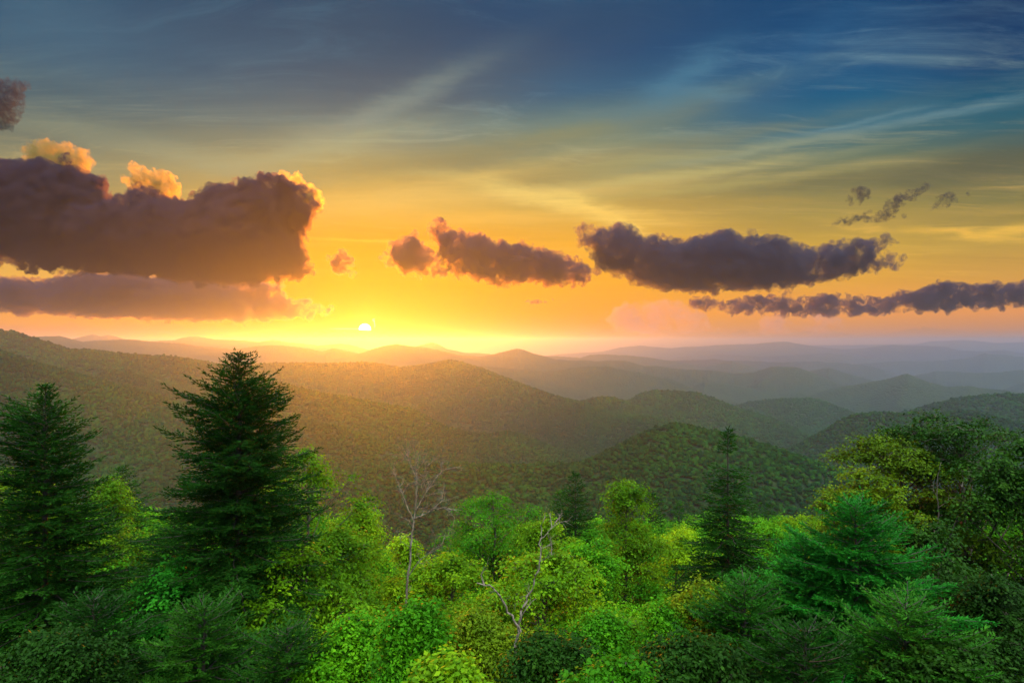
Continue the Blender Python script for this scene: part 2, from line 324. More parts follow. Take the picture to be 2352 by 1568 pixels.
def H(az, r, detail=True):
    """terrain height for azimuth and distance arrays"""
    az = np.asarray(az, float); r = np.asarray(r, float)
    x = r * np.sin(az); y = r * np.cos(az)
    h = -470 + 90 * (fbm(x / 900, y / 900, 3) - 0.5) - 0.010 * np.maximum(r - 4000, 0)
    for i, (sf, sb, pts) in enumerate(RIDGES):
        pa = np.array([math.atan2(p[0] - 1176, F) for p in pts])
        pr = np.array([p[2] for p in pts], float)
        pt = np.array([(784 - p[1]) / math.hypot(p[0] - 1176, F) for p in pts])
        D = np.interp(az, pa, pr); T = np.interp(az, pa, pt)
        # round the traced corners a little
        if D.max() > 3900: T = T + (fbm(az * 22 + 3.7 * i, az * 0 + i, 4) - .5) * .0042
        zc = T * D
        over = np.maximum(pa[0] - az, 0) + np.maximum(az - pa[-1], 0)
        zc = zc - 0.45 * over * D
        d = r - D
        # the crest swings to and fro in depth by a little; its silhouette stays put
        w = 0.011 * D + 7
        a = np.abs(d)
        s = np.where(d < 0, sf, sb)
        drop = s * (np.sqrt(a * a + w * w) - w)
        if detail:
            wav = 260 + 0.05 * D
            along = az * D / wav + 0.9 * fbm(x / wav / 2 + 3 * i, y / wav / 2, 2)
            spur = fbm(along + 31.7 * i, a / (wav * 3.5) + 5 * i, 3) - 0.5
            spur2 = fbm(x / (wav * .5) + i, y / (wav * .5), 3) - 0.5
            drop = drop - (spur * 0.52 + spur2 * 0.16) * np.minimum(a, 900 + .05 * D)
        h = np.maximum(h, zc - drop)
    # the slope below the overlook
    near = -2.2 - 0.42 * np.maximum(r - 2.0, 0) - 0.6 * np.clip(r - 2.0, 0, 7)
    near = near + (fbm(x / 6, y / 6, 3) - 0.5) * np.clip(r / 12, 0, 1) * 2.0
    back = -2.2 - 0.10 * np.maximum(r - 60, 0)
    near = np.where(np.cos(az) < 0.1, np.maximum(near, back), near)
    h = np.where(r < 420, near, np.maximum(h, near))
    return h

az_f = np.arange(-42, 42.001, 0.10)
az_c1 = np.arange(-180, -42, 3.0); az_c2 = np.arange(45, 180.001, 3.0)
AZ = np.radians(np.concatenate([az_c1, az_f, az_c2]))
RR = [1.5]
while RR[-1] < 28000:
    r_ = RR[-1]; RR.append(r_ * (1.035 if r_ < 600 else 1.0095 if r_ < 9500 else 1.011))
RR = np.array(RR)
A2, R2 = np.meshgrid(AZ, RR, indexing='ij')
Hh = H(A2, R2)
# tree-top roughness on the crests far away
Hh = Hh + np.where(R2 > 3800, (_rs.rand(*Hh.shape) - 0.5) * np.clip(R2 * 0.0007, 0, 9), 0)
V = np.stack([R2 * np.sin(A2), R2 * np.cos(A2), Hh], -1).reshape(-1, 3)
nA, nR = A2.shape
idx = np.arange(nA * nR).reshape(nA, nR)
Fc = np.stack([idx[:-1, :-1], idx[1:, :-1], idx[1:, 1:], idx[:-1, 1:]], -1).reshape(-1, 4)[:, ::-1]
# close the disc under the camera
V = np.vstack([V, [[0, 0, -2.2]]]); ci = len(V) - 1
cap = np.array([[idx[i, 0], ci, ci, idx[i + 1, 0]] for i in range(nA - 1)])

def forest_ground_mat():
    m, g, out = new_mat('forest_floor')
    geo = g.new('ShaderNodeNewGeometry'); P = geo.outputs['Position']
    n1 = g.noise(P, 0.0016, 5, 0.6).outputs['Fac']
    n2 = g.noise(P, 0.02, 6, 0.65).outputs['Fac']
    vo = g.new('ShaderNodeTexVoronoi'); g.put(vo.inputs['Vector'], P); vo.inputs['Scale'].default_value = 0.085
    vcol = vo.outputs['Color']; vd = vo.outputs['Distance']
    c = g.mix(g.rng(n1, .35, .65), (0.002, 0.012, 0.003, 1), (0.004, 0.017, 0.004, 1))
    c = g.mix(g.rng(n2, .35, .7), c, (0.012, 0.030, 0.005, 1))
    sp = g.new('ShaderNodeSeparateColor'); g.put(sp.inputs[0], vcol)
    c = g.mix(g.m('MULTIPLY', sp.outputs[0], .5), c, (0.003, 0.010, 0.003, 1))
    b = g.new('ShaderNodeBsdfPrincipled'); g.put(b.inputs['Base Color'], c); b.inputs['Roughness'].default_value = 0.9
    b.inputs['Specular IOR Level'].default_value = 0.1
    bp = g.new('ShaderNodeBump'); bp.inputs['Strength'].default_value = 1.0; bp.inputs['Distance'].default_value = 7.0
    g.put(bp.inputs['Height'], g.m('SUBTRACT', 1.0, g.m('MULTIPLY', vd, 0.085 * 1.0 * 1.2)))
    g.put(bp.inputs['Height'], g.m('ADD', g.m('MULTIPLY', vd, -1.0), g.m('MULTIPLY', n2, 1.2)))
    g.put(b.inputs['Normal'], bp.outputs[0])
    g.l.new(b.outputs[0], out.inputs[0])
    return m
M_GROUND = forest_ground_mat()
tm = mesh_np('mountains', V, Fc, M_GROUND, smooth=True)
bmc = mesh_np('cap', V[[ci] + list(idx[:, 0])], np.array([[0, i + 2, i + 1] for i in range(nA - 1)]), M_GROUND)
terrain = link('terrain', tm); tag(terrain, kind='structure')
link('ground', bmc)['kind'] = 'structure'

# ------------------------------------------------------------------ forest canopy of the mountains (nobody could count it)
def canopy_mat():
    m, g, out = new_mat('forest_canopy')
    oi = g.new('ShaderNodeObjectInfo'); rnd = oi.outputs['Random']
    geo = g.new('ShaderNodeNewGeometry'); P = geo.outputs['Position']
    n1 = g.noise(P, 0.0022, 4, 0.6).outputs['Fac']
    n2 = g.noise(P, 0.55, 4, 0.7).outputs['Fac']
    c = g.ramp(rnd, [(0.0, (0.002, 0.013, 0.003)), (0.4, (0.003, 0.019, 0.004)), (0.75, (0.006, 0.028, 0.005)), (0.95, (0.010, 0.038, 0.006)), (1.0, (0.014, 0.032, 0.005))])
    c = g.mix(g.rng(n1, .38, .60), c, g.mix(1.0, c, (1.35, 1.5, .9, 1), 'MULTIPLY'))
    c = g.mix(g.rng(n2, .42, .62), g.mix(1.0, c, (.75, .8, .8, 1), 'MULTIPLY'), c)
    b = g.new('ShaderNodeBsdfDiffuse'); g.put(b.inputs['Color'], c)
    tr = g.new('ShaderNodeBsdfTranslucent'); g.put(tr.inputs['Color'], c)
    mx = g.new('ShaderNodeMixShader'); mx.inputs[0].default_value = 0.12
    g.l.new(b.outputs[0], mx.inputs[1]); g.l.new(tr.outputs[0], mx.inputs[2])
    bp = g.new('ShaderNodeBump'); bp.inputs['Strength'].default_value = 1.0; bp.inputs['Distance'].default_value = 1.2
    g.put(bp.inputs['Height'], g.noise(P, 0.9, 3, 0.7).outputs['Fac']); g.put(b.inputs['Normal'], bp.outputs[0])
    g.l.new(mx.outputs[0], out.inputs[0])
    return m
M_CANOPY = canopy_mat()
def crown_mesh(seed, tall=1.0, sub=3):
    bm = bmesh.new(); bmesh.ops.create_icosphere(bm, subdivisions=sub, radius=1.0)
    off = Vector((seed * 13.7, seed * 5.1, 3.3))
    for v in bm.verts:
        n = v.co.normalized()
        k = 1 + 0.34 * mnoise.noise(n * 2.1 + off) + 0.24 * mnoise.noise(n * 5.0 + off) + .1 * mnoise.noise(n * 11 + off)
        v.co = n * k; v.co.z = v.co.z * 0.85 * tall + 0.35
        if v.co.z < -0.4: v.co.z = -0.4
    me = bpy.data.meshes.new('canopy_crown'); bm.to_mesh(me); bm.free(); me.materials.append(M_CANOPY)
    return me
rs = np.random.RandomState(11)
pts = []; 
# density per distance band: spacing grows slightly with distance
for r0, r1, sp in [(430, 1500, 5.4), (1500, 2700, 6.2), (2700, 4300, 8.6)]:
    area = R(80) * (r1 * r1 - r0 * r0) / 2; n = int(area / (sp * sp) * 1.05)
    rr = np.sqrt(rs.uniform(r0 * r0, r1 * r1, n)); aa = rs.uniform(R(-40), R(40), n)
    pts.append(np.stack([aa, rr, np.full(n, sp)], -1))
pts = np.concatenate(pts)
# keep the crowns within sight from the overlook (with a margin for a step aside)
ang = Hh / R2
cm = np.maximum.accumulate(ang, axis=1)
ia = np.clip(np.searchsorted(AZ, pts[:, 0]), 0, nA - 1); ir = np.clip(np.searchsorted(RR, pts[:, 1]) - 1, 0, nR - 1)
hz = H(pts[:, 0], pts[:, 1])
keep = (hz + 14) / pts[:, 1] > cm[ia, np.maximum(ir - 2, 0)] - 0.004
# nothing lower than the near tree line can show
keep &= hz / pts[:, 1] > -0.36
pts = pts[keep]; hz = hz[keep]
n = len(pts)
xy = np.stack([pts[:, 1] * np.sin(pts[:, 0]), pts[:, 1] * np.cos(pts[:, 0]), hz + 2.0], -1)
pm = bpy.data.meshes.new('forest'); pm.vertices.add(n); pm.vertices.foreach_set('co', xy.astype(np.float32).ravel())
a = pm.attributes.new('rot', 'FLOAT_VECTOR', 'POINT'); rt = np.zeros((n, 3), np.float32); rt[:, 2] = rs.uniform(0, 6.28, n); a.data.foreach_set('vector', rt.ravel())
a = pm.attributes.new('scl', 'FLOAT_VECTOR', 'POINT')
s0 = pts[:, 2] * rs.uniform(0.42, 0.80, n); sc = np.stack([s0, s0 * rs.uniform(.85, 1.15, n), s0 * rs.uniform(0.6, 1.15, n)], -1).astype(np.float32); a.data.foreach_set('vector', sc.ravel())
forest = link('forest', pm)
tag(forest, 'dense green forest canopy covering the mountain slopes and hill', 'forest', kind='stuff')
ng = bpy.data.node_groups.new('canopy_scatter', 'GeometryNodeTree')
ng.interface.new_socket('Geometry', in_out='INPUT', socket_type='NodeSocketGeometry'); ng.interface.new_socket('Geometry', in_out='OUTPUT', socket_type='NodeSocketGeometry')
gi = ng.nodes.new('NodeGroupInput'); go = ng.nodes.new('NodeGroupOutput'); L = ng.links
jn = ng.nodes.new('GeometryNodeJoinGeometry')
for k in range(5):
    src = bpy.data.objects.new('canopy_crown', crown_mesh(k + 1, [1, .8, 1.8, .9, 1.2][k], 2))
    oi = ng.nodes.new('GeometryNodeObjectInfo'); oi.inputs['Object'].default_value = src; oi.inputs['As Instance'].default_value = True
    L.new(oi.outputs['Geometry'], jn.inputs[0])
ip = ng.nodes.new('GeometryNodeInstanceOnPoints'); ip.inputs['Pick Instance'].default_value = True
ri = ng.nodes.new('FunctionNodeRandomValue'); ri.data_type = 'INT'; ri.inputs[4].default_value = 0; ri.inputs[5].default_value = 4
L.new(ri.outputs[2], ip.inputs['Instance Index'])
for nm, sk in (('rot', 'Rotation'), ('scl', 'Scale')):
    na = ng.nodes.new('GeometryNodeInputNamedAttribute'); na.data_type = 'FLOAT_VECTOR'; na.inputs[0].default_value = nm
    L.new(na.outputs[0], ip.inputs[sk])
L.new(gi.outputs[0], ip.inputs['Points']); L.new(jn.outputs[0], ip.inputs['Instance']); L.new(ip.outputs[0], go.inputs[0])
mod = forest.modifiers.new('scatter', 'NODES'); mod.node_group = ng

# ------------------------------------------------------------------ haze
def haze():
    m, g, out = new_mat('haze')
    pv = g.new('ShaderNodeVolumePrincipled')
    pv.inputs['Color'].default_value = (0.50, 0.66, 1.0, 1)
    pv.inputs['Density'].default_value = HAZE_DENSITY
    pv.inputs['Anisotropy'].default_value = 0.78
    g.l.new(pv.outputs[0], out.inputs['Volume'])
    bm = bmesh.new(); bmesh.ops.create_cube(bm, size=1.0)
    lo, hi = float(V[:, 2].min()) - 1.5, max(float(V[:, 2].max()) + 4, 60)
    for v in bm.verts:
        v.co = Vector((v.co.x * 58000, v.co.y * 58000, lo if v.co.z < 0 else hi))
    me = bpy.data.meshes.new('haze'); bm.to_mesh(me); bm.free(); me.materials.append(m)
    o = link('haze', me); tag(o, 'pale haze filling the valleys between the ridges', 'haze', kind='stuff')
HAZE_DENSITY = 8.5e-5
haze()
# ------------------------------------------------------------------ clouds: real bodies of vapour, far behind and above the ridges
def cloud_mat(name, dens, colr, aniso=0.85, size=400.0, lo=0.44, hi=0.60):
    m, g, out = new_mat(name)
    geo = g.new('ShaderNodeTexCoord'); P = geo.outputs['Object']
    n = g.noise(P, 1.0 / size, 3, 0.6).outputs['Fac']
    n2 = g.noise(P, 3.4 / size, 4, 0.65).outputs['Fac']
    n = g.m('ADD', g.m('MULTIPLY', n, 0.5), g.m('MULTIPLY', n2, 0.5))
    pv = g.new('ShaderNodeVolumePrincipled')
    pv.inputs['Color'].default_value = (*colr, 1)
    g.put(pv.inputs['Density'], g.rng(n, lo, hi, dens * 0.02, dens))
    pv.inputs['Anisotropy'].default_value = aniso
    g.l.new(pv.outputs[0], out.inputs['Volume'])
    m.cycles.volume_sampling = 'MULTIPLE_IMPORTANCE'; m.cycles.volume_step_rate = 0.3
    return m
def in_poly(px, py, poly):
    c = np.zeros(len(px), bool); j = len(poly) - 1
    for i in range(len(poly)):
        xi, yi = poly[i]; xj, yj = poly[j]
        c ^= ((yi > py) != (yj > py)) & (px < (xj - xi) * (py - yi) / (yj - yi + 1e-9) + xi)
        j = i
    return c
def edge_dist(px, py, poly):
    d = np.full(len(px), 1e9)
    for i in range(len(poly)):
        a = np.array(poly[i], float); b = np.array(poly[(i + 1) % len(poly)], float)
        ab = b - a; t = np.clip(((px - a[0]) * ab[0] + (py - a[1]) * ab[1]) / (ab @ ab + 1e-9), 0, 1)
        d = np.minimum(d, np.hypot(px - a[0] - t * ab[0], py - a[1] - t * ab[1]))
    return d
def cloud(polys, D, mat, label, rmin=4, rmax=60, n=260, vox=4.0, rough=1.0, depth=1.0, seed=1, fringe=.22, fr=6.0):
    """polys: outlines in picture units; filled with round puffs at distance D, fused and roughened"""
    rs = np.random.RandomState(seed); sph = []
    for poly in polys:
        P = np.array(poly, float); x0, y0 = P.min(0); x1, y1 = P.max(0)
        k = 0; cand_x = rs.uniform(x0, x1, 30000); cand_y = rs.uniform(y0, y1, 30000)
        ins = in_poly(cand_x, cand_y, poly); cand_x = cand_x[ins]; cand_y = cand_y[ins]
        ed = edge_dist(cand_x, cand_y, poly)
        big = np.argsort(-ed * rs.uniform(0.6, 1, len(ed)))
        nb = int(n * 0.35)
        sel = np.concatenate([big[:len(big) // 2][rs.permutation(len(big) // 2)[:nb]], rs.permutation(len(ed))[:n]])
        for q in sel:
            r_ = min(ed[q] * rs.uniform(.9, 1.05), rmax)
            if r_ < rmin: continue
            dz = rs.uniform(-1, 1) * (min(ed[q], rmax * 1.6) ) * depth
            sph.append((cand_x[q], cand_y[q], r_, dz))
    for poly in polys:
        P = np.array(poly + [poly[0]], float); sl = np.hypot(*np.diff(P, axis=0).T); cl = np.concatenate([[0], np.cumsum(sl)])
        nf = int(cl[-1] * fringe)
        for t in rs.uniform(0, cl[-1], nf):
            sph.append((np.interp(t, cl, P[:, 0]) + rs.randn() * fr * .8, np.interp(t, cl, P[:, 1]) + rs.randn() * fr * .6, fr * rs.uniform(.45, 1.15), rs.randn() * 14))
    global _ico
    if '_ico' not in globals():
        b_ = bmesh.new(); bmesh.ops.create_icosphere(b_, subdivisions=2, radius=1.0)
        _ico = (np.array([v.co for v in b_.verts]), np.array([[v.index for v in f.verts] for f in b_.faces])); b_.free()
    VV = []; FF = []
    u = D / F                                       # metres per picture unit at distance D
    for (x, y, r_, dz) in sph:
        c = at(x, y, D) + Vector((0, dz * u * 1.3, 0))
        FF.append(_ico[1] + len(VV) * len(_ico[0])); VV.append(_ico[0] * (r_ * u * np.array([1.02, 1.2, 1.02])) + np.array(c))
    me = mesh_np('cloud', np.concatenate(VV), np.concatenate(FF))
    tmp = bpy.data.objects.new('cloud_tmp', me); col.objects.link(tmp)
    rm = tmp.modifiers.new('r', 'REMESH'); rm.mode = 'VOXEL'; rm.voxel_size = vox * u; rm.adaptivity = 0
    dg = bpy.context.evaluated_depsgraph_get(); dg.update()
    me2 = bpy.data.meshes.new_from_object(tmp.evaluated_get(dg)); me2.name = 'cloud'
    bpy.data.objects.remove(tmp); bpy.data.meshes.remove(me)
    nv = len(me2.vertices); co = np.empty(nv * 3, np.float32); me2.vertices.foreach_get('co', co); co = co.reshape(-1, 3)
    no = np.empty(nv * 3, np.float32); me2.vertices.foreach_get('normal', no); no = no.reshape(-1, 3)
    # cauliflower relief in three sizes, each grown along the surface left by the one before
    bil = lambda q: 1 - 2 * np.abs(2 * vnoise3(q) - 1)
    for size, amp in ((36.0, 10.0), (17.0, 9.0), (8.0, 6.5), (4.0, 3.0)):
        no = np.empty(nv * 3, np.float32); me2.vertices.foreach_get('normal', no); no = no.reshape(-1, 3)
        q = co / u / size + 100.0 + size
        co = co + no * ((bil(q) * amp - amp * 0.32) * u * rough)[:, None]
        me2.vertices.foreach_set('co', co.astype(np.float32).ravel()); me2.update()
    o = bpy.data.objects.new('cloud', me2); col.objects.link(o)
    rm = o.modifiers.new('r', 'REMESH'); rm.mode = 'VOXEL'; rm.voxel_size = vox * u * 0.62; rm.adaptivity = 0
    dg = bpy.context.evaluated_depsgraph_get(); dg.update()
    me3 = bpy.data.meshes.new_from_object(o.evaluated_get(dg)); me3.name = 'cloud'
    bpy.data.objects.remove(o); bpy.data.meshes.remove(me2); me2 = me3; nv = len(me2.vertices)
    me2.materials.clear(); me2.materials.append(mat); me2.update()
    o = link('cloud', me2); tag(o, label, 'cloud', 'clouds low over the mountains', kind='stuff')
    return o
CM_A = cloud_mat('cloud_dark', 0.022, (0.17, 0.13, 0.20), 0.80, 330)
CM_B = cloud_mat('cloud_mid', 0.018, (0.22, 0.17, 0.25), 0.80, 210)
CM_E = cloud_mat('cloud_mauve', 0.014, (0.26, 0.21, 0.29), 0.78, 260)
CM_F = cloud_mat('cloud_slate', 0.016, (0.17, 0.18, 0.28), 0.80, 210)
CM_C = cloud_mat('cloud_sunlit', 0.014, (0.60, 0.54, 0.22), 0.8, 140)  # orange sunlight on the cloud tops put into the scattering colour
CM_D = cloud_mat('cloud_wisp', 0.012, (0.06, 0.07, 0.10), 0.7, 90)
P1 = [(-80, 390), (0, 384), (40, 398), (70, 388), (110, 386), (150, 388), (180, 394), (196, 406), (218, 424), (236, 452), (252, 488), (286, 486), (308, 462), (330, 440), (352, 446), (372, 462), (410, 470), (440, 474), (466, 490), (484, 462), (505, 440), (535, 436), (556, 446), (580, 420), (604, 424), (640, 412), (664, 420), (694, 436), (712, 454), (720, 472), (712, 486), (694, 500), (682, 522), (676, 552), (690, 590), (700, 618), (672, 634), (600, 640), (520, 644), (420, 632), (300, 620), (180, 612), (60, 606), (-80, 600), (-80, 560), (10, 545), (30, 520), (0, 500), (4, 470), (-80, 460)]
P1b = [(300, 408), (318, 400), (340, 398), (362, 404), (388, 406), (402, 420), (392, 440), (368, 458), (344, 452), (322, 432), (300, 430)]
P2 = [(-80, 660), (0, 650), (60, 640), (120, 655), (170, 640), (240, 630), (320, 634), (430, 640), (520, 652), (560, 672), (640, 684), (700, 692), (760, 712), (724, 722), (640, 730), (520, 732), (380, 728), (240, 724), (120, 718), (0, 716), (-80, 714)]
P2b = [(530, 660), (575, 652), (620, 654), (650, 668), (656, 684), (600, 690), (560, 680)]
P4 = [(876, 590), (900, 580), (912, 566), (930, 548), (955, 545), (968, 560), (984, 580), (1000, 600), (1018, 628), (980, 630), (940, 622), (905, 612)]
P4b = [(764, 592), (786, 588), (800, 606), (790, 628), (772, 622), (766, 606)]
P5 = [(990, 520), (1012, 512), (1036, 524), (1062, 540), (1080, 552), (1100, 548), (1140, 560), (1160, 562), (1200, 570), (1240, 578), (1280, 590), (1310, 596), (1340, 612), (1366, 632), (1350, 646), (1300, 648), (1230, 644), (1150, 644), (1080, 634), (1030, 620), (1020, 590), (1008, 560), (996, 540)]
P6 = [(1326, 532), (1352, 524), (1378, 532), (1400, 528), (1430, 524), (1446, 540), (1476, 550), (1500, 546), (1530, 556), (1556, 560), (1600, 552), (1640, 540), (1666, 536), (1690, 552), (1720, 552), (1750, 554), (1780, 560), (1820, 572), (1860, 578), (1910, 566), (1950, 556), (2000, 556), (2040, 560), (2000, 572), (1990, 584), (2040, 590), (2068, 604), (2040, 620), (1970, 624), (1900, 636), (1840, 650), (1760, 660), (1660, 662), (1560, 660), (1500, 654), (1450, 640), (1400, 622), (1372, 600), (1360, 570), (1340, 556)]
P7 = [(1592, 690), (1612, 690), (1650, 702), (1700, 700), (1730, 680), (1760, 690), (1800, 678), (1840, 692), (1880, 684), (1910, 676), (1950, 692), (1990, 694), (2020, 690), (2060, 684), (2090, 672), (2130, 666), (2170, 650), (2210, 664), (2260, 660), (2300, 664), (2340, 652), (2440, 652), (2440, 688), (2340, 696), (2200, 704), (2050, 710), (1900, 718), (1760, 716), (1680, 710), (1620, 704)]
P8 = [(1196, 692), (1225, 688), (1270, 690), (1262, 696), (1220, 698)]
P3 = [(-60, 196), (0, 196), (24, 190), (50, 186), (56, 200), (40, 216), (30, 240), (14, 272), (4, 290), (-10, 270), (-60, 262)]
P9 = [[(1968, 436), (1984, 432), (1990, 452), (1982, 464), (1970, 456)], [(2040, 478), (2052, 458), (2076, 444), (2106, 434), (2112, 440), (2084, 456), (2066, 476), (2050, 488)], [(2160, 452), (2186, 448), (2182, 462), (2168, 474), (2158, 464)], [(1930, 508), (1976, 494), (2004, 498), (2030, 490), (2052, 498), (2030, 504), (1990, 504), (1950, 510)]]
P10 = [(1400, 716), (1440, 700), (1500, 694), (1532, 688), (1570, 698), (1600, 712), (1620, 732), (1640, 756), (1600, 764), (1500, 766), (1420, 762), (1400, 740)]
P11 = [(1740, 740), (1768, 722), (1800, 720), (1816, 736), (1836, 752), (1800, 764), (1750, 762)]
P12 = [(1862, 722), (1900, 718), (1930, 730), (1940, 752), (1900, 764), (1850, 760), (1850, 736)]
cloud([P1], 12000, CM_A, 'largest dark purple cumulus cloud at left with a glowing orange tower', 5, 70, 520, 3.4, 1.0, 1.0, 1, .25, 8)
cloud([P1b], 12600, CM_C, 'small bright orange cloud tuft rising above the largest cloud', 4, 30, 140, 3.0, 1.0, 1, 2)
P1c = [(84, 392), (88, 356), (105, 336), (128, 329), (160, 333), (184, 352), (186, 392), (160, 404), (110, 402)]
P1d = [(640, 410), (668, 405), (700, 420), (724, 440), (734, 466), (718, 482), (700, 470), (690, 440), (660, 424)]
cloud([P1c], 12300, CM_C, 'glowing orange tower top on the left of the largest cloud', 4, 30, 150, 3.0, 1.0, 1, 12)
cloud([P1d], 12400, CM_C, 'glowing orange crest on the right of the largest cloud', 3, 16, 150, 3.0, 1.0, 1, 13)
cloud([P2, P2b], 14500, CM_E, 'flat mauve cloud bank under the largest cloud at left', 4, 40, 460, 4.0, .8, 1.4, 3)
cloud([P3], 9000, CM_D, 'small dark ragged cloud cut by the upper left frame edge', 3, 16, 160, 2.6, 1.0, 1, 4, .5, 5)
cloud([P4], 12500, CM_B, 'small brown cloud right above the sun', 3, 30, 200, 2.6, .8, 1, 5)
cloud([P4b], 12500, CM_B, 'tiny dark cloud puff between the largest cloud and the sun', 3, 20, 70, 2.2, .9, 1, 6)
cloud([P5], 12000, CM_B, 'ragged purple cloud in the middle with an orange peak at its left end', 4, 44, 360, 3.2, .9, 1, 7)
cloud([P6], 11000, CM_F, 'long slate blue cloud tapering to the right of centre', 4, 50, 520, 3.6, .9, 1, 8)
cloud([P7], 15000, CM_B, 'long thin row of small puffs low at the right edge', 3, 26, 520, 3.2, .8, 1, 9)
cloud([P8], 14000, CM_B, 'tiny flat brown cloud in the orange sky', 1.5, 8, 80, 1.6, .2, 1, 10, .1, 1.5)
cloud(P9, 9000, CM_D, 'torn grey cloud wisps in the upper right sky', 2, 8, 60, 1.8, .7, 1, 11, .5, 3.0)

CM_G = cloud_mat('cloud_far', 0.0010, (0.46, 0.38, 0.36), 0.6, 1500)
cloud([P10], 33000, CM_G, 'broad peach thunderhead far away under the long slate cloud', 6, 40, 220, 4.0, .7, 1, 21, .15, 5)
cloud([P11, P12], 34000, CM_G, 'pair of small peach towers far away under the thin row of puffs', 4, 24, 160, 3.4, .7, 1, 22, .15, 4)
# ------------------------------------------------------------------ trees
def leaf_mat(name, ramp, transl=0.45, rough=0.6, spec=0.06):
    m, g, out = new_mat(name)
    oi = g.new('ShaderNodeObjectInfo'); geo = g.new('ShaderNodeNewGeometry'); tc = g.new('ShaderNodeTexCoord')
    P = tc.outputs['Object']
    rnd = geo.outputs['Random Per Island']
    n = g.noise(P, 0.9, 3, 0.6).outputs['Fac']
    f = g.m('ADD', g.m('MULTIPLY', rnd, 0.26), g.m('MULTIPLY', g.m('SUBTRACT', n, 0.22), 1.15), clamp=True)
    f = g.m('ADD', f, g.m('MULTIPLY', g.m('SUBTRACT', oi.outputs['Random'], 0.5), 0.35), clamp=True)
    c = g.ramp(f, ramp)
    b = g.new('ShaderNodeBsdfPrincipled'); g.put(b.inputs['Base Color'], c)
    b.inputs['Roughness'].default_value = rough; b.inputs['Specular IOR Level'].default_value = spec
    tr = g.new('ShaderNodeBsdfTranslucent'); g.put(tr.inputs['Color'], g.mix(1.0, c, (2.2, 1.5, 0.3, 1), 'MULTIPLY'))
    mx = g.new('ShaderNodeMixShader'); mx.inputs[0].default_value = transl * .7
    g.l.new(b.outputs[0], mx.inputs[1]); g.l.new(tr.outputs[0], mx.inputs[2]); g.l.new(mx.outputs[0], out.inputs[0])
    return m
def bark_mat(name, c1, c2):
    m, g, out = new_mat(name)
    tc = g.new('ShaderNodeTexCoord'); mp = g.new('ShaderNodeMapping'); g.put(mp.inputs[0], tc.outputs['Object']); mp.inputs['Scale'].default_value = (9, 9, 2.2)
    n = g.noise(mp.outputs[0], 1.5, 6, 0.7).outputs['Fac']
    c = g.mix(g.rng(n, .35, .65), (*c1, 1), (*c2, 1))
    b = g.new('ShaderNodeBsdfPrincipled'); g.put(b.inputs['Base Color'], c); b.inputs['Roughness'].default_value = 0.85
    bp = g.new('ShaderNodeBump'); bp.inputs['Distance'].default_value = 0.02; g.put(bp.inputs['Height'], n); g.put(b.inputs['Normal'], bp.outputs[0])
    g.l.new(b.outputs[0], out.inputs[0])
    return m
ML = {
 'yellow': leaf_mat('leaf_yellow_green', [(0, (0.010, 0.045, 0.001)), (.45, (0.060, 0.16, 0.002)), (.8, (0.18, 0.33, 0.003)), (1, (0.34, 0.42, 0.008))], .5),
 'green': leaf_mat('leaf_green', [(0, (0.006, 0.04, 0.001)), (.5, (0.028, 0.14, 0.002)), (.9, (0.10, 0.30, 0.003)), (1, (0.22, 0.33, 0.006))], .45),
 'emerald': leaf_mat('leaf_emerald', [(0, (0.004, 0.04, 0.003)), (.5, (0.012, 0.12, 0.006)), (1, (0.04, 0.24, 0.010))], .4),
 'olive': leaf_mat('leaf_olive', [(0, (0.016, 0.04, 0.001)), (.5, (0.055, 0.115, 0.002)), (.9, (0.13, 0.20, 0.004)), (1, (0.20, 0.13, 0.01))], .4),
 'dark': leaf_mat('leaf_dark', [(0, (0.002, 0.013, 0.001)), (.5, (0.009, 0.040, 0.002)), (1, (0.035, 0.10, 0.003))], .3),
}
MN = {
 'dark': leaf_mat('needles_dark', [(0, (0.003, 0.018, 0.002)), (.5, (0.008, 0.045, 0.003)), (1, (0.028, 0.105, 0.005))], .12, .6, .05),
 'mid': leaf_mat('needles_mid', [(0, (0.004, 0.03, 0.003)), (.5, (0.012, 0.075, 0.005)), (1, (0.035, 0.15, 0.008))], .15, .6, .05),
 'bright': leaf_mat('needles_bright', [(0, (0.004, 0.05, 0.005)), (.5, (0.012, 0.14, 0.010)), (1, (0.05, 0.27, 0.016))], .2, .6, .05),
}
M_BARK = bark_mat('bark', (0.016, 0.012, 0.009), (0.05, 0.04, 0.03))
M_CBARK = bark_mat('conifer_bark', (0.006, 0.006, 0.004), (0.022, 0.018, 0.013))
M_DEAD = bark_mat('weathered_wood', (0.030, 0.023, 0.018), (0.15, 0.13, 0.11))

def tube(pts, rad, sides=6):
    pts = np.array(pts, float); n = len(pts); rad = np.broadcast_to(np.asarray(rad, float), (n,))
    T = np.gradient(pts, axis=0); T /= np.linalg.norm(T, axis=1)[:, None] + 1e-9
    up = np.where(np.abs(T[:, 2:3]) > .9, np.array([[1., 0, 0]]), np.array([[0, 0, 1.]]))
    A = np.cross(T, up); A /= np.linalg.norm(A, axis=1)[:, None] + 1e-9; B = np.cross(T, A)
    th = np.arange(sides) * 2 * np.pi / sides
    v = pts[:, None] + rad[:, None, None] * (A[:, None] * np.cos(th)[None, :, None] + B[:, None] * np.sin(th)[None, :, None])
    ix = np.arange(n * sides).reshape(n, sides)
    f = np.stack([ix[:-1], np.roll(ix[:-1], -1, 1), np.roll(ix[1:], -1, 1), ix[1:]], -1).reshape(-1, 4)
    return v.reshape(-1, 3), f
class Acc:
    def __init__(s): s.v = []; s.f = []; s.n = 0
    def add(s, v, f): s.v.append(v); s.f.append(f + s.n); s.n += len(v)
    def mesh(s, name, mat, smooth=False): return mesh_np(name, np.concatenate(s.v), np.concatenate(s.f), mat, smooth)
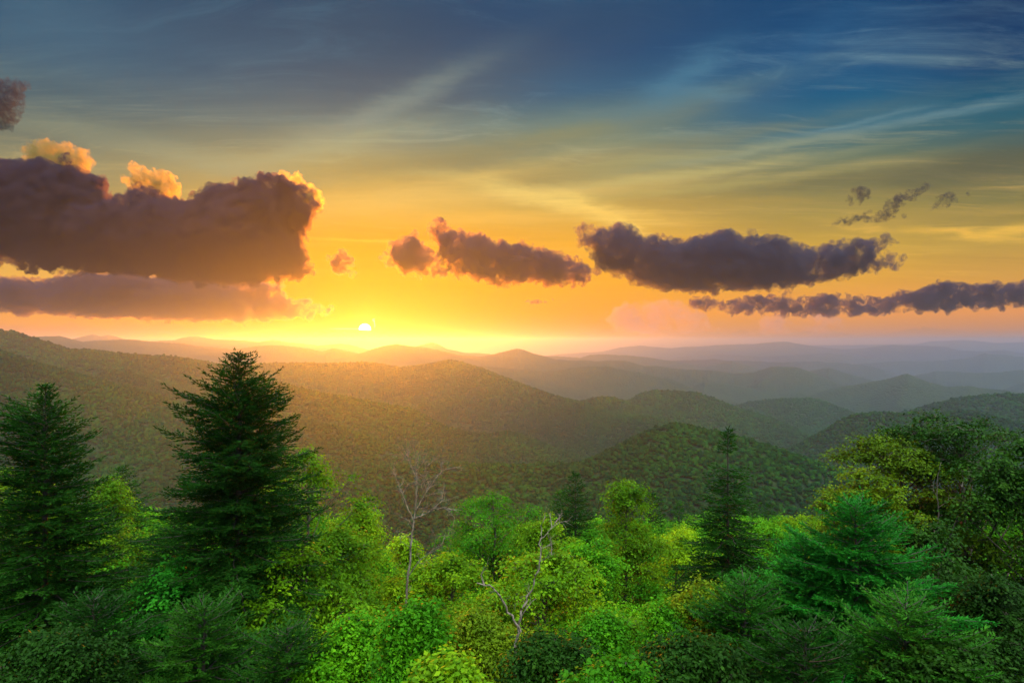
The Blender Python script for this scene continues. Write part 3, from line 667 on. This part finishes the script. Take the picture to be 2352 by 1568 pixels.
def norm(v): return v / (np.linalg.norm(v, axis=-1, keepdims=True) + 1e-9)
def leaf_quads(base, axis, side, length, width):
    """rhombic leaves: base points, unit axis, unit side -> verts, quads"""
    L_ = length[:, None]; W_ = width[:, None]
    v = np.stack([base, base + axis * L_ * .42 + side * W_, base + axis * L_, base + axis * L_ * .42 - side * W_], 1).reshape(-1, 3)
    return v, np.arange(len(v)).reshape(-1, 4)

def broadleaf(seed, h, cr, cb=0.35, shape='round', leaf=0.085, dens=1.0, clumps=58, squash=0.75, lean=(0, 0), trunk_r=None, cut=-1e9):
    """h height, cr crown radius, cb crown base as a share of h. Returns (wood Acc, leaves Acc) with the foot of the trunk at the origin"""
    rs = np.random.RandomState(seed); W = Acc(); Lf = Acc()
    tr = trunk_r or 0.012 * h + 0.02
    cz0 = h * cb; ch = h - cz0
    nT = 9; tt = np.linspace(0, 1, nT)
    axis = np.stack([lean[0] * tt ** 1.5 * h + .04 * h * (np.cumsum(rs.randn(nT)) * .12) * tt, lean[1] * tt ** 1.5 * h + .04 * h * (np.cumsum(rs.randn(nT)) * .12) * tt, tt * h * .94], -1)
    W.add(*tube(axis, tr * (1 - tt * .88), 7))
    # clumps fill the crown from the outside in
    u = rs.uniform(-0.75, 1, clumps); a = rs.permutation(clumps) * 2.399 + rs.uniform(-.4, .4, clumps)
    if shape == 'cone': prof = lambda t: (1 - t) ** .75 * 1.05 + .10
    elif shape == 'dome': prof = lambda t: np.sqrt(np.clip(1 - (t * .98) ** 2.6, 0, 1))
    else: prof = lambda t: np.sqrt(np.clip(1 - (2 * t - .86) ** 2 / 1.34, 0.02, 1))
    t = (rs.rand(clumps) ** .8); t[0] = .97; t[1] = .9; t[2] = .93
    rad = cr * prof(t) * (0.30 + 0.78 * rs.rand(clumps) ** .6); rad[0] *= .15
    ph = rs.uniform(0, 6.28, 3); rad = rad * (1 + .28 * np.sin(3 * a + ph[0] + 5 * t))
    cx = np.interp(t, np.linspace(0, 1, 5), np.interp(np.linspace(cb, 1, 5), tt, axis[:, 0]))
    cyy = np.interp(t, np.linspace(0, 1, 5), np.interp(np.linspace(cb, 1, 5), tt, axis[:, 1]))
    cen = np.stack([cx + rad * np.cos(a), cyy + rad * np.sin(a), cz0 + t * ch * .93 + (rs.uniform(-.05, .05, clumps) + np.where(t < .86, .09 * np.sin(2 * a + ph[1]) + .05 * np.sin(5 * a + ph[2]), 0)) * ch], -1)
    crad = cr * rs.uniform(.13, .31, clumps) * (1.15 if clumps < 36 else 1) * np.where(t > .8, .75, 1)
    for i in range(clumps):
        c = cen[i]; k = rs.uniform(.25, .6); zi = max(cz0 * .75, c[2] - rad[i] * rs.uniform(.5, 1.1))
        zt = min(zi / (h * .94), .95); b0 = np.array([np.interp(zt, tt, axis[:, 0]), np.interp(zt, tt, axis[:, 1]), zt * h * .94])
        s = np.linspace(0, 1, 6)[:, None]; mid = (b0 + c) / 2 + np.array([0, 0, -.08 * rad[i]]) + rs.randn(3) * .05 * rad[i]
        p = (1 - s) ** 2 * b0 + 2 * s * (1 - s) * mid + s ** 2 * c
        br = tr * (1 - zt * .85) * .45
        W.add(*tube(p, np.linspace(br, .008, 6), 4))
        # twigs of the clump
        nt = max(8, int(46 * dens * (crad[i] / (cr * .24)) ** 2))
        d = norm(rs.randn(nt, 3) * [1, 1, .75] + [0, 0, .25] + .5 * norm(c - np.array([cx[i], cyy[i], cz0 + .4 * ch])))
        rr = crad[i] * rs.uniform(.3, 1.0, nt) ** .7 * np.where(rs.rand(nt) < .2, rs.uniform(1.1, 1.5, nt), 1)
        tip = c + d * rr[:, None] * [1, 1, squash]
        for q in range(0, nt, 3):
            W.add(*tube(np.stack([c, (c + tip[q]) / 2 + [0, 0, .04], tip[q]]), [.012, .008, .004], 3))
        # leaves along the last part of every twig, hanging a little
        nl = int(15 * min(dens, 1.3)); tw = .38 * (leaf / .085) ** .5
        dd = norm(d * [1, 1, .4] + [0, 0, -.12] + rs.randn(nt, 3) * .25)
        s = np.tile(np.linspace(-.6, 1, nl), (nt, 1)) + rs.uniform(-.08, .08, (nt, nl))
        base = tip[:, None] + dd[:, None] * (s * tw)[..., None] + np.array([0, 0, -1.]) * (np.clip(s, 0, 1) ** 2 * tw * .35)[..., None]
        base = base + rs.randn(nt, nl, 3) * .035 * (leaf / .085)
        sd = norm(np.cross(dd, [0, 0, 1.]))[:, None] * np.where(np.arange(nl) % 2, 1., -1.)[None, :, None]
        ax = norm(sd * .8 + dd[:, None] * .55 + np.array([0, 0, -.55]) + rs.randn(nt, nl, 3) * .32)
        nn = norm(np.cross(ax, np.cross([0, 0, 1.], ax)) + rs.randn(nt, nl, 3) * .45)
        sdv = norm(np.cross(ax, nn))
        m = (base[..., 2] > cut).ravel()
        ll = leaf * rs.uniform(.6, 1.4, nt * nl)
        v, f = leaf_quads(base.reshape(-1, 3)[m], ax.reshape(-1, 3)[m], sdv.reshape(-1, 3)[m], ll[m], ll[m] * .30)
        if len(v): Lf.add(v, f)
    return W, Lf

def conifer(seed, h, prof, spacing=0.26, per=5, rise=0.45, fine=1.0, gaps=(), below=1e9, base_clear=0.0, needle=0.14, lop=None, fill=1.0, tmul=1.0):
    """prof(depth under the tip) -> branch length. below: depth under the tip past which the tree is out of the frame (sparser)"""
    rs = np.random.RandomState(seed); W = Acc(); N = Acc()
    tt = np.linspace(0, 1, 14)
    sway = np.cumsum(rs.randn(14)) * .012 * (1 - tt)
    W.add(*tube(np.stack([sway, sway[::-1] * .5, tt * h], -1), (0.011 * h * tmul + .02) * (1 - tt) + .008, 7))
    z = 0.10; A0 = rs.rand() * 6
    def spray(p0, dirs, ln, wd):
        """thin needle sprays as crossed tapering quads"""
        up = norm(rs.randn(len(p0), 3) * .4 + [0, 0, 1.]); s1 = norm(np.cross(dirs, up)); s2 = np.cross(dirs, s1)
        for s_, k in ((s1, 1.0), (s2, .7)):
            v, f = leaf_quads(p0, dirs, s_, ln, wd * k); N.add(v, f)
    # leader
    k = 9; p0 = np.stack([np.zeros(k), np.zeros(k), h - np.linspace(0, .42, k)], -1); a = np.arange(k) * 2.4
    spray(p0, norm(np.stack([np.cos(a), np.sin(a), np.full(k, 1.5)], -1)), np.full(k, .13), np.full(k, .018))
    while z < h * (1 - base_clear) - .3:
        step = spacing * (0.55 + .12 * min(z, 4)); 
        if any(g0 < z < g1 for g0, g1 in gaps): z += step * .5; continue
        far = z > below; n = per + int(z > 1.0) + int(z > 2.2)
        if far: n = max(3, n // 2); step *= 1.6
        A0 += 1.1
        for b in range(n):
            az = A0 + b * 2 * math.pi / n + rs.uniform(-.35, .35)
            Lb = prof(z) * rs.uniform(.62, 1.12) * fill
            if lop: Lb *= lop(az, z)
            if Lb < .06: continue
            z0 = h - z + rs.uniform(-.5, .5) * step
            r_ = rise * max(0.0, 1 - z / (h * .55)) + rs.uniform(-.12, .12)
            nb = 8; s = np.linspace(0, 1, nb)
            rad = Lb * s; zz = z0 + Lb * (r_ * s - .22 * s ** 2 * min(1, z / 2) + .16 * s ** 3)
            wob = np.cumsum(rs.randn(nb)) * .015 * Lb
            bp = np.stack([np.cos(az) * rad - np.sin(az) * wob, np.sin(az) * rad + np.cos(az) * wob, zz], -1)
            W.add(*tube(bp, np.linspace(.006 + .008 * Lb, .004, nb), 3))
            # laterals, both sides
            sp = (.075 if not far else .2) / fine
            nl = max(4, int(Lb * .9 / sp)); t = np.linspace(.05, 1, nl)
            P = np.stack([np.interp(t, s, bp[:, i]) for i in range(3)], -1)
            tg = norm(np.stack([np.interp(t, s, np.gradient(bp[:, i])) for i in range(3)], -1))
            sd = norm(np.cross(tg, [0, 0, 1.]))
            for sg in (1, -1):
                l1 = (.46 * Lb * (1 - t) + .07) * rs.uniform(.6, 1.15, nl) * np.clip(t * 5, .5, 1)
                dl = norm(tg * .85 + sd * sg * .75 + rs.randn(nl, 3) * .16 + [0, 0, -.06])
                # sub sprays along every lateral
                ns = np.maximum(1, (l1 / (.040 / fine)).astype(int)); rep = np.repeat(np.arange(nl), ns)
                frac = np.concatenate([np.linspace(.12, 1, q) if q > 1 else np.array([.6]) for q in ns])
                q0 = P[rep] + dl[rep] * (l1[rep] * frac)[:, None] + np.array([0, 0, -1.]) * ((l1[rep] * frac) ** 2 * .25)[:, None]
                s2 = norm(np.cross(dl[rep], [0, 0, 1.])) * np.where(np.arange(len(rep)) % 2, 1., -1.)[:, None]
                dr = norm(dl[rep] * .8 + s2 * .6 * (1 - frac * .6)[:, None] + rs.randn(len(rep), 3) * .18 + [0, 0, .08])
                ln = needle * rs.uniform(.7, 1.2, len(rep)); spray(q0, dr, ln, ln * .105 + .005)
        z += step
    return W, N

def ground_at(x, y): return float(H(math.atan2(x, y), math.hypot(x, y)))
def plant(name, label, cat, group, px, py, d, builder, leafmat, wood=None, part='foliage'):
    """builder(height) -> wood, leaves; the crown top stands at picture point (px, py), depth d"""
    top = at(px, py, d); gz = ground_at(top.x, top.y)
    root = bpy.data.objects.new(name, None); col.objects.link(root); root.location = (top.x, top.y, gz - .1)
    tag(root, label, cat, group)
    W, Lf = builder(top.z - gz + .1)
    link('trunk', W.mesh('trunk', wood or M_BARK, True), root)
    if Lf is not None: link(part, Lf.mesh(part, leafmat), root)
    return root
def dup(src, loc, rz, s, label, group):
    r = src.copy(); col.objects.link(r); r.location = loc; r.rotation_euler = (0, 0, rz); r.scale = (s, s, s)
    r['label'] = label; r['group'] = group
    for ch in src.children:
        c = ch.copy(); col.objects.link(c); c.parent = r
    return r
GC = 'evergreen trees below the overlook'; GB = 'broadleaf trees below the overlook'
def bel(d, py): return (0.53 + (784 - py) / F * 1.0) * d      # metres from the tip down to the frame's lower edge

def spruce(seed, px, py, d, prof, label, mat, **k):
    if d < 14: k['needle'] = .085; k['fine'] = 1.5
    elif d < 20: k.setdefault('needle', .11)
    k.setdefault('below', (1568 + 40 - py) / F * d)
    return plant('spruce_tree', label, 'spruce tree', GC, px, py, d, lambda h: conifer(seed, h, prof, **k), MN[mat], M_CBARK)
pw = lambda a, b, m=9: (lambda z: min(a * z ** b, m))
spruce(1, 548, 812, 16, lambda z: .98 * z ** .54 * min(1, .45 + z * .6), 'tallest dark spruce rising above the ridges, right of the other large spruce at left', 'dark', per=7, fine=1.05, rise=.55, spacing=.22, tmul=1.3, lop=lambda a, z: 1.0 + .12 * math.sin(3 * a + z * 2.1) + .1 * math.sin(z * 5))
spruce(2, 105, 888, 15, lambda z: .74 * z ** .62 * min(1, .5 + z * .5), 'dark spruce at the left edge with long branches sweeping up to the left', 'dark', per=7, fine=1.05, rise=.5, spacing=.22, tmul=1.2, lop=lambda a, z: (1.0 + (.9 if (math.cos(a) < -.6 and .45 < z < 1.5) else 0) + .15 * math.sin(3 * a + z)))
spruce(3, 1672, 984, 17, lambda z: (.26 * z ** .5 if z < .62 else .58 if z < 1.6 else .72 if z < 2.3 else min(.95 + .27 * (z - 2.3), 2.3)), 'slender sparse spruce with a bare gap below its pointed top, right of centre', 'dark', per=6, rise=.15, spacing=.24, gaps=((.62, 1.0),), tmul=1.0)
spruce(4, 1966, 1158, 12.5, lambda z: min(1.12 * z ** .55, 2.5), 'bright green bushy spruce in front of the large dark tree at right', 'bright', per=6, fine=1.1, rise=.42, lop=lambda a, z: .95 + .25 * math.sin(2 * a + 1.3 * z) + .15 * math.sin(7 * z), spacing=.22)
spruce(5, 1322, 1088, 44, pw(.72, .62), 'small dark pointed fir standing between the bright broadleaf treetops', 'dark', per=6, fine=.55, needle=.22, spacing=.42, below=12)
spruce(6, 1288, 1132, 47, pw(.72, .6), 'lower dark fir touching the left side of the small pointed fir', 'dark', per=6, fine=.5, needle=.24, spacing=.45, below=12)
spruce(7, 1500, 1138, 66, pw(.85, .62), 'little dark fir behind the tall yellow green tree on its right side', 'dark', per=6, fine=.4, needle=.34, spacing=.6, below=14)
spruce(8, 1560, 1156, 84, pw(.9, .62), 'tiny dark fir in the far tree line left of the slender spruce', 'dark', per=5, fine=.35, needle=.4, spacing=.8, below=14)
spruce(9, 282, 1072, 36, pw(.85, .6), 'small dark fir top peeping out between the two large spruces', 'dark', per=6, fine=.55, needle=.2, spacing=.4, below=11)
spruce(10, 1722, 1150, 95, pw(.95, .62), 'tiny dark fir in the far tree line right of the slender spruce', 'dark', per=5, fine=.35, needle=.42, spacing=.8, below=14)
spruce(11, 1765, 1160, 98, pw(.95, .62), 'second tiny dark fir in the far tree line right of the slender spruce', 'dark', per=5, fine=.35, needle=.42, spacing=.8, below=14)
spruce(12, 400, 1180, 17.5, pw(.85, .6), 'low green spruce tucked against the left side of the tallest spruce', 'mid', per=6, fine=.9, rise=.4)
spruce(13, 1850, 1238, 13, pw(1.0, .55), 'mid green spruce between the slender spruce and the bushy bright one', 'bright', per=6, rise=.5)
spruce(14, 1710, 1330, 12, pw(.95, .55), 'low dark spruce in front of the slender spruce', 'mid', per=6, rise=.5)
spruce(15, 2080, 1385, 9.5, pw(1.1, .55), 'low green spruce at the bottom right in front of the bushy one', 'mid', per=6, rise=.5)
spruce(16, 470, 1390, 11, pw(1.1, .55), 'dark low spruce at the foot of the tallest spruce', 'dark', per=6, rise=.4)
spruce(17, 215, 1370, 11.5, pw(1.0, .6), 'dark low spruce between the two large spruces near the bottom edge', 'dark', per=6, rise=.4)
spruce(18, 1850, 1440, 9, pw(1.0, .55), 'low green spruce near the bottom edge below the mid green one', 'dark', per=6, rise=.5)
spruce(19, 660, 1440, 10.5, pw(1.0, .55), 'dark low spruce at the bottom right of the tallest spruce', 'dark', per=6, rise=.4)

def bl(seed, px, py, d, hw, label, mat, crown=4.0, **k):
    """hw: half width of the crown in picture units; crown: metres of crown below the top"""
    def f(h):
        k2 = dict(k)
        if d < 14: k2['leaf'] = .058; k2['dens'] = 1.6; k2['clumps'] = int(k.get('clumps', 58) * 1.35)
        k2['cb'] = max(.12, 1 - crown / h)
        return broadleaf(seed, h, hw / F * d, **k2)
    return plant('broadleaf_tree', label, 'broadleaf tree', GB, px, py, d, f, ML[mat])
bl(21, 712, 1036, 20, 115, 'loose yellow green tree with showing limbs right beside the tallest spruce', 'yellow', 4.6, clumps=50, dens=.75, leaf=.09)
bl(22, 38, 1070, 22, 120, 'yellow green tree half hidden behind the spruce at the left edge', 'yellow', 5, dens=.9)
bl(23, 262, 1098, 25, 105, 'sunlit yellow green tree filling the gap between the two large spruces', 'yellow', 6, dens=.9, shape='cone')
bl(24, 832, 1165, 25, 85, 'yellow green treetop left of the bare grey tree', 'yellow', 5)
bl(25, 1138, 1124, 31, 125, 'round olive green tree right of the bare grey tree', 'green', 6.5, clumps=60, shape='dome')
bl(26, 1252, 1172, 28, 85, 'bright yellow green treetop left of the small pointed fir', 'yellow', 5, shape='dome')
bl(27, 1432, 1080, 25, 112, 'tall cone shaped yellow green tree right of the small pointed fir', 'yellow', 7.5, shape='cone', clumps=70)
bl(28, 1240, 1262, 17, 190, 'wide spreading green tree around the leaning bare snag', 'yellow', 3.6, shape='dome', clumps=64, squash=.5)
bl(29, 1030, 1262, 20, 110, 'yellow green tree right behind the trunk of the bare grey tree', 'yellow', 4.5)
bl(30, 1350, 1232, 21, 95, 'bright green treetop under the small pointed fir', 'green', 4.5, shape='dome')
bl(31, 1556, 1196, 27, 95, 'bright yellow green tree left of the slender spruce', 'yellow', 6)
bl(32, 930, 1392, 9, 105, 'bright young tree with drooping leaves in the bottom left of centre', 'green', 2.6, leaf=.095, shape='cone', clumps=46, dens=1.1)
bl(33, 1034, 1518, 6.5, 70, 'yellow green sapling top cut by the bottom edge left of the pale snag trunk', 'yellow', 1.6, leaf=.085, clumps=24)
bl(34, 1430, 1524, 7.5, 90, 'bright sapling top cut by the bottom edge right of the pale snag trunk', 'green', 1.8, leaf=.08, clumps=30)
bl(35, 1390, 1382, 12, 90, 'mid green tree in the lower centre right of the pale snag trunk', 'green', 3.4, shape='cone')
bl(36, 1520, 1372, 13, 105, 'green tree in the lower centre under the tall cone shaped one', 'green', 3.8, shape='cone')
bl(37, 690, 1262, 15.5, 135, 'large leafy yellow green tree at the right foot of the tallest spruce', 'yellow', 4.5, clumps=60)
bl(38, 770, 1215, 18, 110, 'yellow green tree below the loose tree beside the tallest spruce', 'yellow', 4.5)
bl(39, 60, 1275, 16, 130, 'green tree below the spruce at the left edge', 'emerald', 4)
bl(40, 395, 1270, 15, 95, 'green tree in the shade left of the tallest spruce', 'emerald', 4)
bl(41, 830, 1395, 11, 110, 'shaded yellow green tree near the bottom, left of the bright young tree', 'green', 3.2)
bl(42, 1090, 1395, 12.5, 110, 'olive tree under the wide spreading one, left of the pale snag trunk', 'olive', 3.2)
bl(43, 1620, 1330, 13, 100, 'olive brown tree left below the slender spruce', 'olive', 3.6)
bl(44, 1780, 1212, 24, 90, 'green treetop right of the slender spruce', 'green', 5)
bl(45, 1870, 1172, 36, 80, 'small yellow green treetop left of the large dark tree at right', 'yellow', 5)
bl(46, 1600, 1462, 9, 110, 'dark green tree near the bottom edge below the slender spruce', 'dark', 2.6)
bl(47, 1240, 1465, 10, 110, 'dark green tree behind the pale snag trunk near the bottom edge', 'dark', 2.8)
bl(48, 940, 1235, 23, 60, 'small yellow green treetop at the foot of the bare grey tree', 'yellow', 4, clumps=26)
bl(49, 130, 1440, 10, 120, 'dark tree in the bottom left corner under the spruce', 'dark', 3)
# the great dark tree at the right edge: two trunks, several crown lobes
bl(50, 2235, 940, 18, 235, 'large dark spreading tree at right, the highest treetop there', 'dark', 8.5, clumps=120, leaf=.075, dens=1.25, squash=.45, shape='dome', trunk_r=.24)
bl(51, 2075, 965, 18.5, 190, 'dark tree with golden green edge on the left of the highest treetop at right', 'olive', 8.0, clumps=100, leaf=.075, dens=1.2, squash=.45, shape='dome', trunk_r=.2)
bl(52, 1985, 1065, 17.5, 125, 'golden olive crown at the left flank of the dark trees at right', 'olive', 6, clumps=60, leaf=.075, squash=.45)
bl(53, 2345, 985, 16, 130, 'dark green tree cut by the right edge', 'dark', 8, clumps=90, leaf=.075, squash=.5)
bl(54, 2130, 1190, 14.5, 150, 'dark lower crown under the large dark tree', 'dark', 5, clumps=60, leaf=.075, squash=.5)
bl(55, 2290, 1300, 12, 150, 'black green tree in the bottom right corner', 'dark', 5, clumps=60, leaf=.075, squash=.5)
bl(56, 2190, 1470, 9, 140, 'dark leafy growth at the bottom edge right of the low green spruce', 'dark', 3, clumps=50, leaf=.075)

# ---- dead trees: every limb follows the photograph, with its own depth
def snag(name, label, d, limbs, base):
    b = at(base[0], base[1], d); gz = ground_at(b.x, b.y)
    root = bpy.data.objects.new(name, None); col.objects.link(root); root.location = (b.x, b.y, gz - .1); tag(root, label, 'dead tree', 'dead trees below the overlook')
    rs = np.random.RandomState(int(d * 10)); T = Acc(); B = Acc(); o = np.array([b.x, b.y, gz - .1])
    lo = np.array([b.x, b.y, gz - .1])
    first = True
    for pts, r0, r1, dep, twigs in limbs:
        P = np.array([[*at(p[0], p[1], d + dep * i / max(1, len(pts) - 1))] for i, p in enumerate(pts)])
        if first: P = np.vstack([[P[0] * [1, 1, 0] + [0, 0, gz - .1]], P])
        s = np.linspace(0, 1, len(P)); s2 = np.linspace(0, 1, len(P) * 4)
        Q = np.stack([np.interp(s2, s, P[:, i]) for i in range(3)], -1)
        Q[1:-1] = (Q[:-2] + Q[1:-1] * 2 + Q[2:]) / 4; Q[1:-1] += rs.randn(len(Q) - 2, 3) * r0 * .25
        (T if first else B).add(*tube(Q - o, np.linspace(r0, r1, len(Q)) * (.5 if d > 15 else .42), 7 if first else 5)); first = False
        for k in range(twigs):
            j = rs.randint(len(Q) // 5, len(Q)); p = Q[j]; dr = norm(norm(Q[-1] - Q[0]) * .9 + rs.randn(3) * .55 + [0, 0, .35])
            L_ = rs.uniform(.25, .8) * (d / 22); tw = [p, p + dr * L_ * .5 + rs.randn(3) * .03, p + norm(dr + rs.randn(3) * .3) * L_]
            B.add(*tube(np.array(tw) - o, [max(r1, .009), .007, .003], 3))
            for q in range(4):
                p2 = np.array(tw[1]) * (1 - q / 4) + np.array(tw[2]) * q / 4; d2 = norm(dr + rs.randn(3) * .7)
                B.add(*tube(np.stack([p2, p2 + d2 * L_ * .35]) - o, [.005, .002], 3))
    link('trunk', T.mesh('trunk', M_DEAD, True), root); link('branches', B.mesh('branches', M_DEAD, True), root)
snag('bare_tree', 'bare grey tree with thin upright branches standing left of centre', 19, [
    ([(928, 1420), (940, 1330), (945, 1250), (950, 1190), (958, 1120), (955, 1060), (962, 1036)], .085, .008, 0, 10),
    ([(950, 1190), (970, 1185), (995, 1168), (1020, 1165), (1045, 1170)], .045, .008, -.6, 6),
    ([(952, 1200), (930, 1150), (915, 1110), (905, 1085)], .03, .005, .5, 9),
    ([(955, 1170), (985, 1120), (1010, 1085), (1030, 1075)], .03, .005, .6, 12),
    ([(955, 1150), (975, 1090), (985, 1050)], .025, .004, -.5, 9),
    ([(957, 1100), (940, 1060), (935, 1042)], .02, .004, .2, 7),
    ([(940, 1320), (965, 1285), (995, 1262), (1015, 1250)], .035, .007, -.5, 6),
    ([(1020, 1165), (1032, 1176), (1046, 1190)], .02, .005, -.2, 3),
    ([(995, 1168), (1008, 1155), (1022, 1148)], .018, .004, .1, 3)], (925, 1440))
snag('bare_snag', 'pale leaning snag with a forked trunk in the lower centre', 11.5, [
    ([(1182, 1600), (1186, 1510), (1190, 1450), (1200, 1400), (1222, 1350), (1238, 1290), (1242, 1230), (1250, 1190), (1256, 1150)], .075, .008, .4, 4),
    ([(1196, 1450), (1170, 1410), (1150, 1370), (1135, 1350), (1118, 1343), (1095, 1338)], .05, .022, -.3, 1),
    ([(1240, 1240), (1256, 1225), (1275, 1200), (1290, 1180)], .016, .004, .2, 4),
    ([(1238, 1290), (1262, 1276), (1272, 1270)], .014, .006, -.2, 2)], (1180, 1600))
snag('dead_limb_tree', 'pale dead limbs poking out of the dark crown at right', 17, [
    ([(2150, 1300), (2190, 1210), (2206, 1170), (2212, 1130), (2205, 1112)], .055, .014, -1.2, 2),
    ([(2190, 1205), (2225, 1170), (2270, 1145), (2310, 1130), (2345, 1120)], .035, .008, -1.0, 4),
    ([(2150, 1250), (2158, 1180), (2150, 1110), (2162, 1060)], .04, .01, -.4, 3)], (2145, 1400))

# ---- the crowd of treetops further down the slope
protos = []
def proto(kind, seed, h, **k):
    root = bpy.data.objects.new(kind, None); col.objects.link(root); tag(root, 'x', 'broadleaf tree', 'x')
    if kind == 'broadleaf_tree': W, Lf = broadleaf(seed, h, **k)
    else:
        W, Lf = conifer(seed, h, pw(.85, .6), per=6, fine=.5, needle=.24, spacing=.5, below=7); root['category'] = 'fir tree'
    link('trunk', W.mesh('trunk', M_BARK, True), root); link('foliage', Lf.mesh('foliage', ML['green']), root)
    root['h'] = h
    return root
PR = []
for i, (sh, mt, leafs) in enumerate([('round', 'yellow', .13), ('dome', 'green', .13), ('round', 'green', .13), ('cone', 'yellow', .13), ('dome', 'olive', .13), ('round', 'emerald', .13), ('dome', 'yellow', .13)]):
    p = proto('broadleaf_tree', 200 + i, 12, cr=2.5, cb=.42, shape=sh, leaf=leafs, clumps=50, dens=.72)
    p.children[1].data.materials[0] = ML[mt]; PR.append(p)
pf = proto('fir_tree', 300, 12); pf.children[1].data.materials[0] = MN['dark']
SKY_X = [-200, 0, 250, 400, 600, 700, 780, 860, 900, 1000, 1060, 1100, 1280, 1400, 1500, 1600, 1700, 1850, 2000, 2100, 2600]
SKY_Y = [1130, 1130, 1140, 1160, 1120, 1150, 1190, 1235, 1290, 1285, 1230, 1185, 1195, 1165, 1178, 1166, 1160, 1176, 1160, 1150, 1150]
rs = np.random.RandomState(77); used = set(); placed = []
def where(px):
    for lim, s in ((480, 'left, behind the two large spruces'), (860, 'left of the bare grey tree'), (1180, 'behind the wide spreading tree'), (1480, 'around the small pointed fir'), (1700, 'left of the slender spruce'), (1960, 'right of the slender spruce')):
        if px < lim: return s
    return 'right, behind the large dark tree'
nfill = 0
for d in (22, 27, 33, 40, 50, 62, 78, 98, 125):
    stepx = 3.0 / d * F * (1.0 if d < 60 else 1.2)
    px = -180 + rs.uniform(0, stepx)
    while px < 2540:
        x = px + rs.uniform(-.3, .3) * stepx; dd = d * rs.uniform(.93, 1.07)
        lim = np.interp(x, SKY_X, SKY_Y); ty = lim + (8 if d > 60 else 22) + rs.exponential(16 if d > 45 else 45) + (70 if d < 30 else 0)
        top = at(x, ty, dd); gz = ground_at(top.x, top.y); hh = top.z - gz
        px += stepx
        if hh < 4.5 or ty > 1600: continue
        hh = min(hh, 24)
        fir = rs.rand() < .06 and d > 45; src = pf if fir else PR[rs.randint(len(PR))]
        s = hh / 12.0
        kind = 'dark fir' if fir else {'leaf_yellow_green': 'yellow green', 'leaf_green': 'green', 'leaf_olive': 'olive', 'leaf_emerald': 'deep green'}[src.children[1].data.materials[0].name] + ' broadleaf'
        lb = f"{kind} treetop in the {'far' if d > 45 else 'nearer'} crowd of trees {where(x)}"
        gp = f"{'far' if d > 45 else 'nearer'} {kind} treetops {where(x)}"
        loc = (top.x, top.y, top.z - hh)
        if src.name not in used and False: pass
        dup(src, loc, rs.uniform(0, 6.28), s, lb, gp); nfill += 1
for p in PR + [pf]:
    for c in list(p.children): bpy.data.objects.remove(c)
    bpy.data.objects.remove(p)
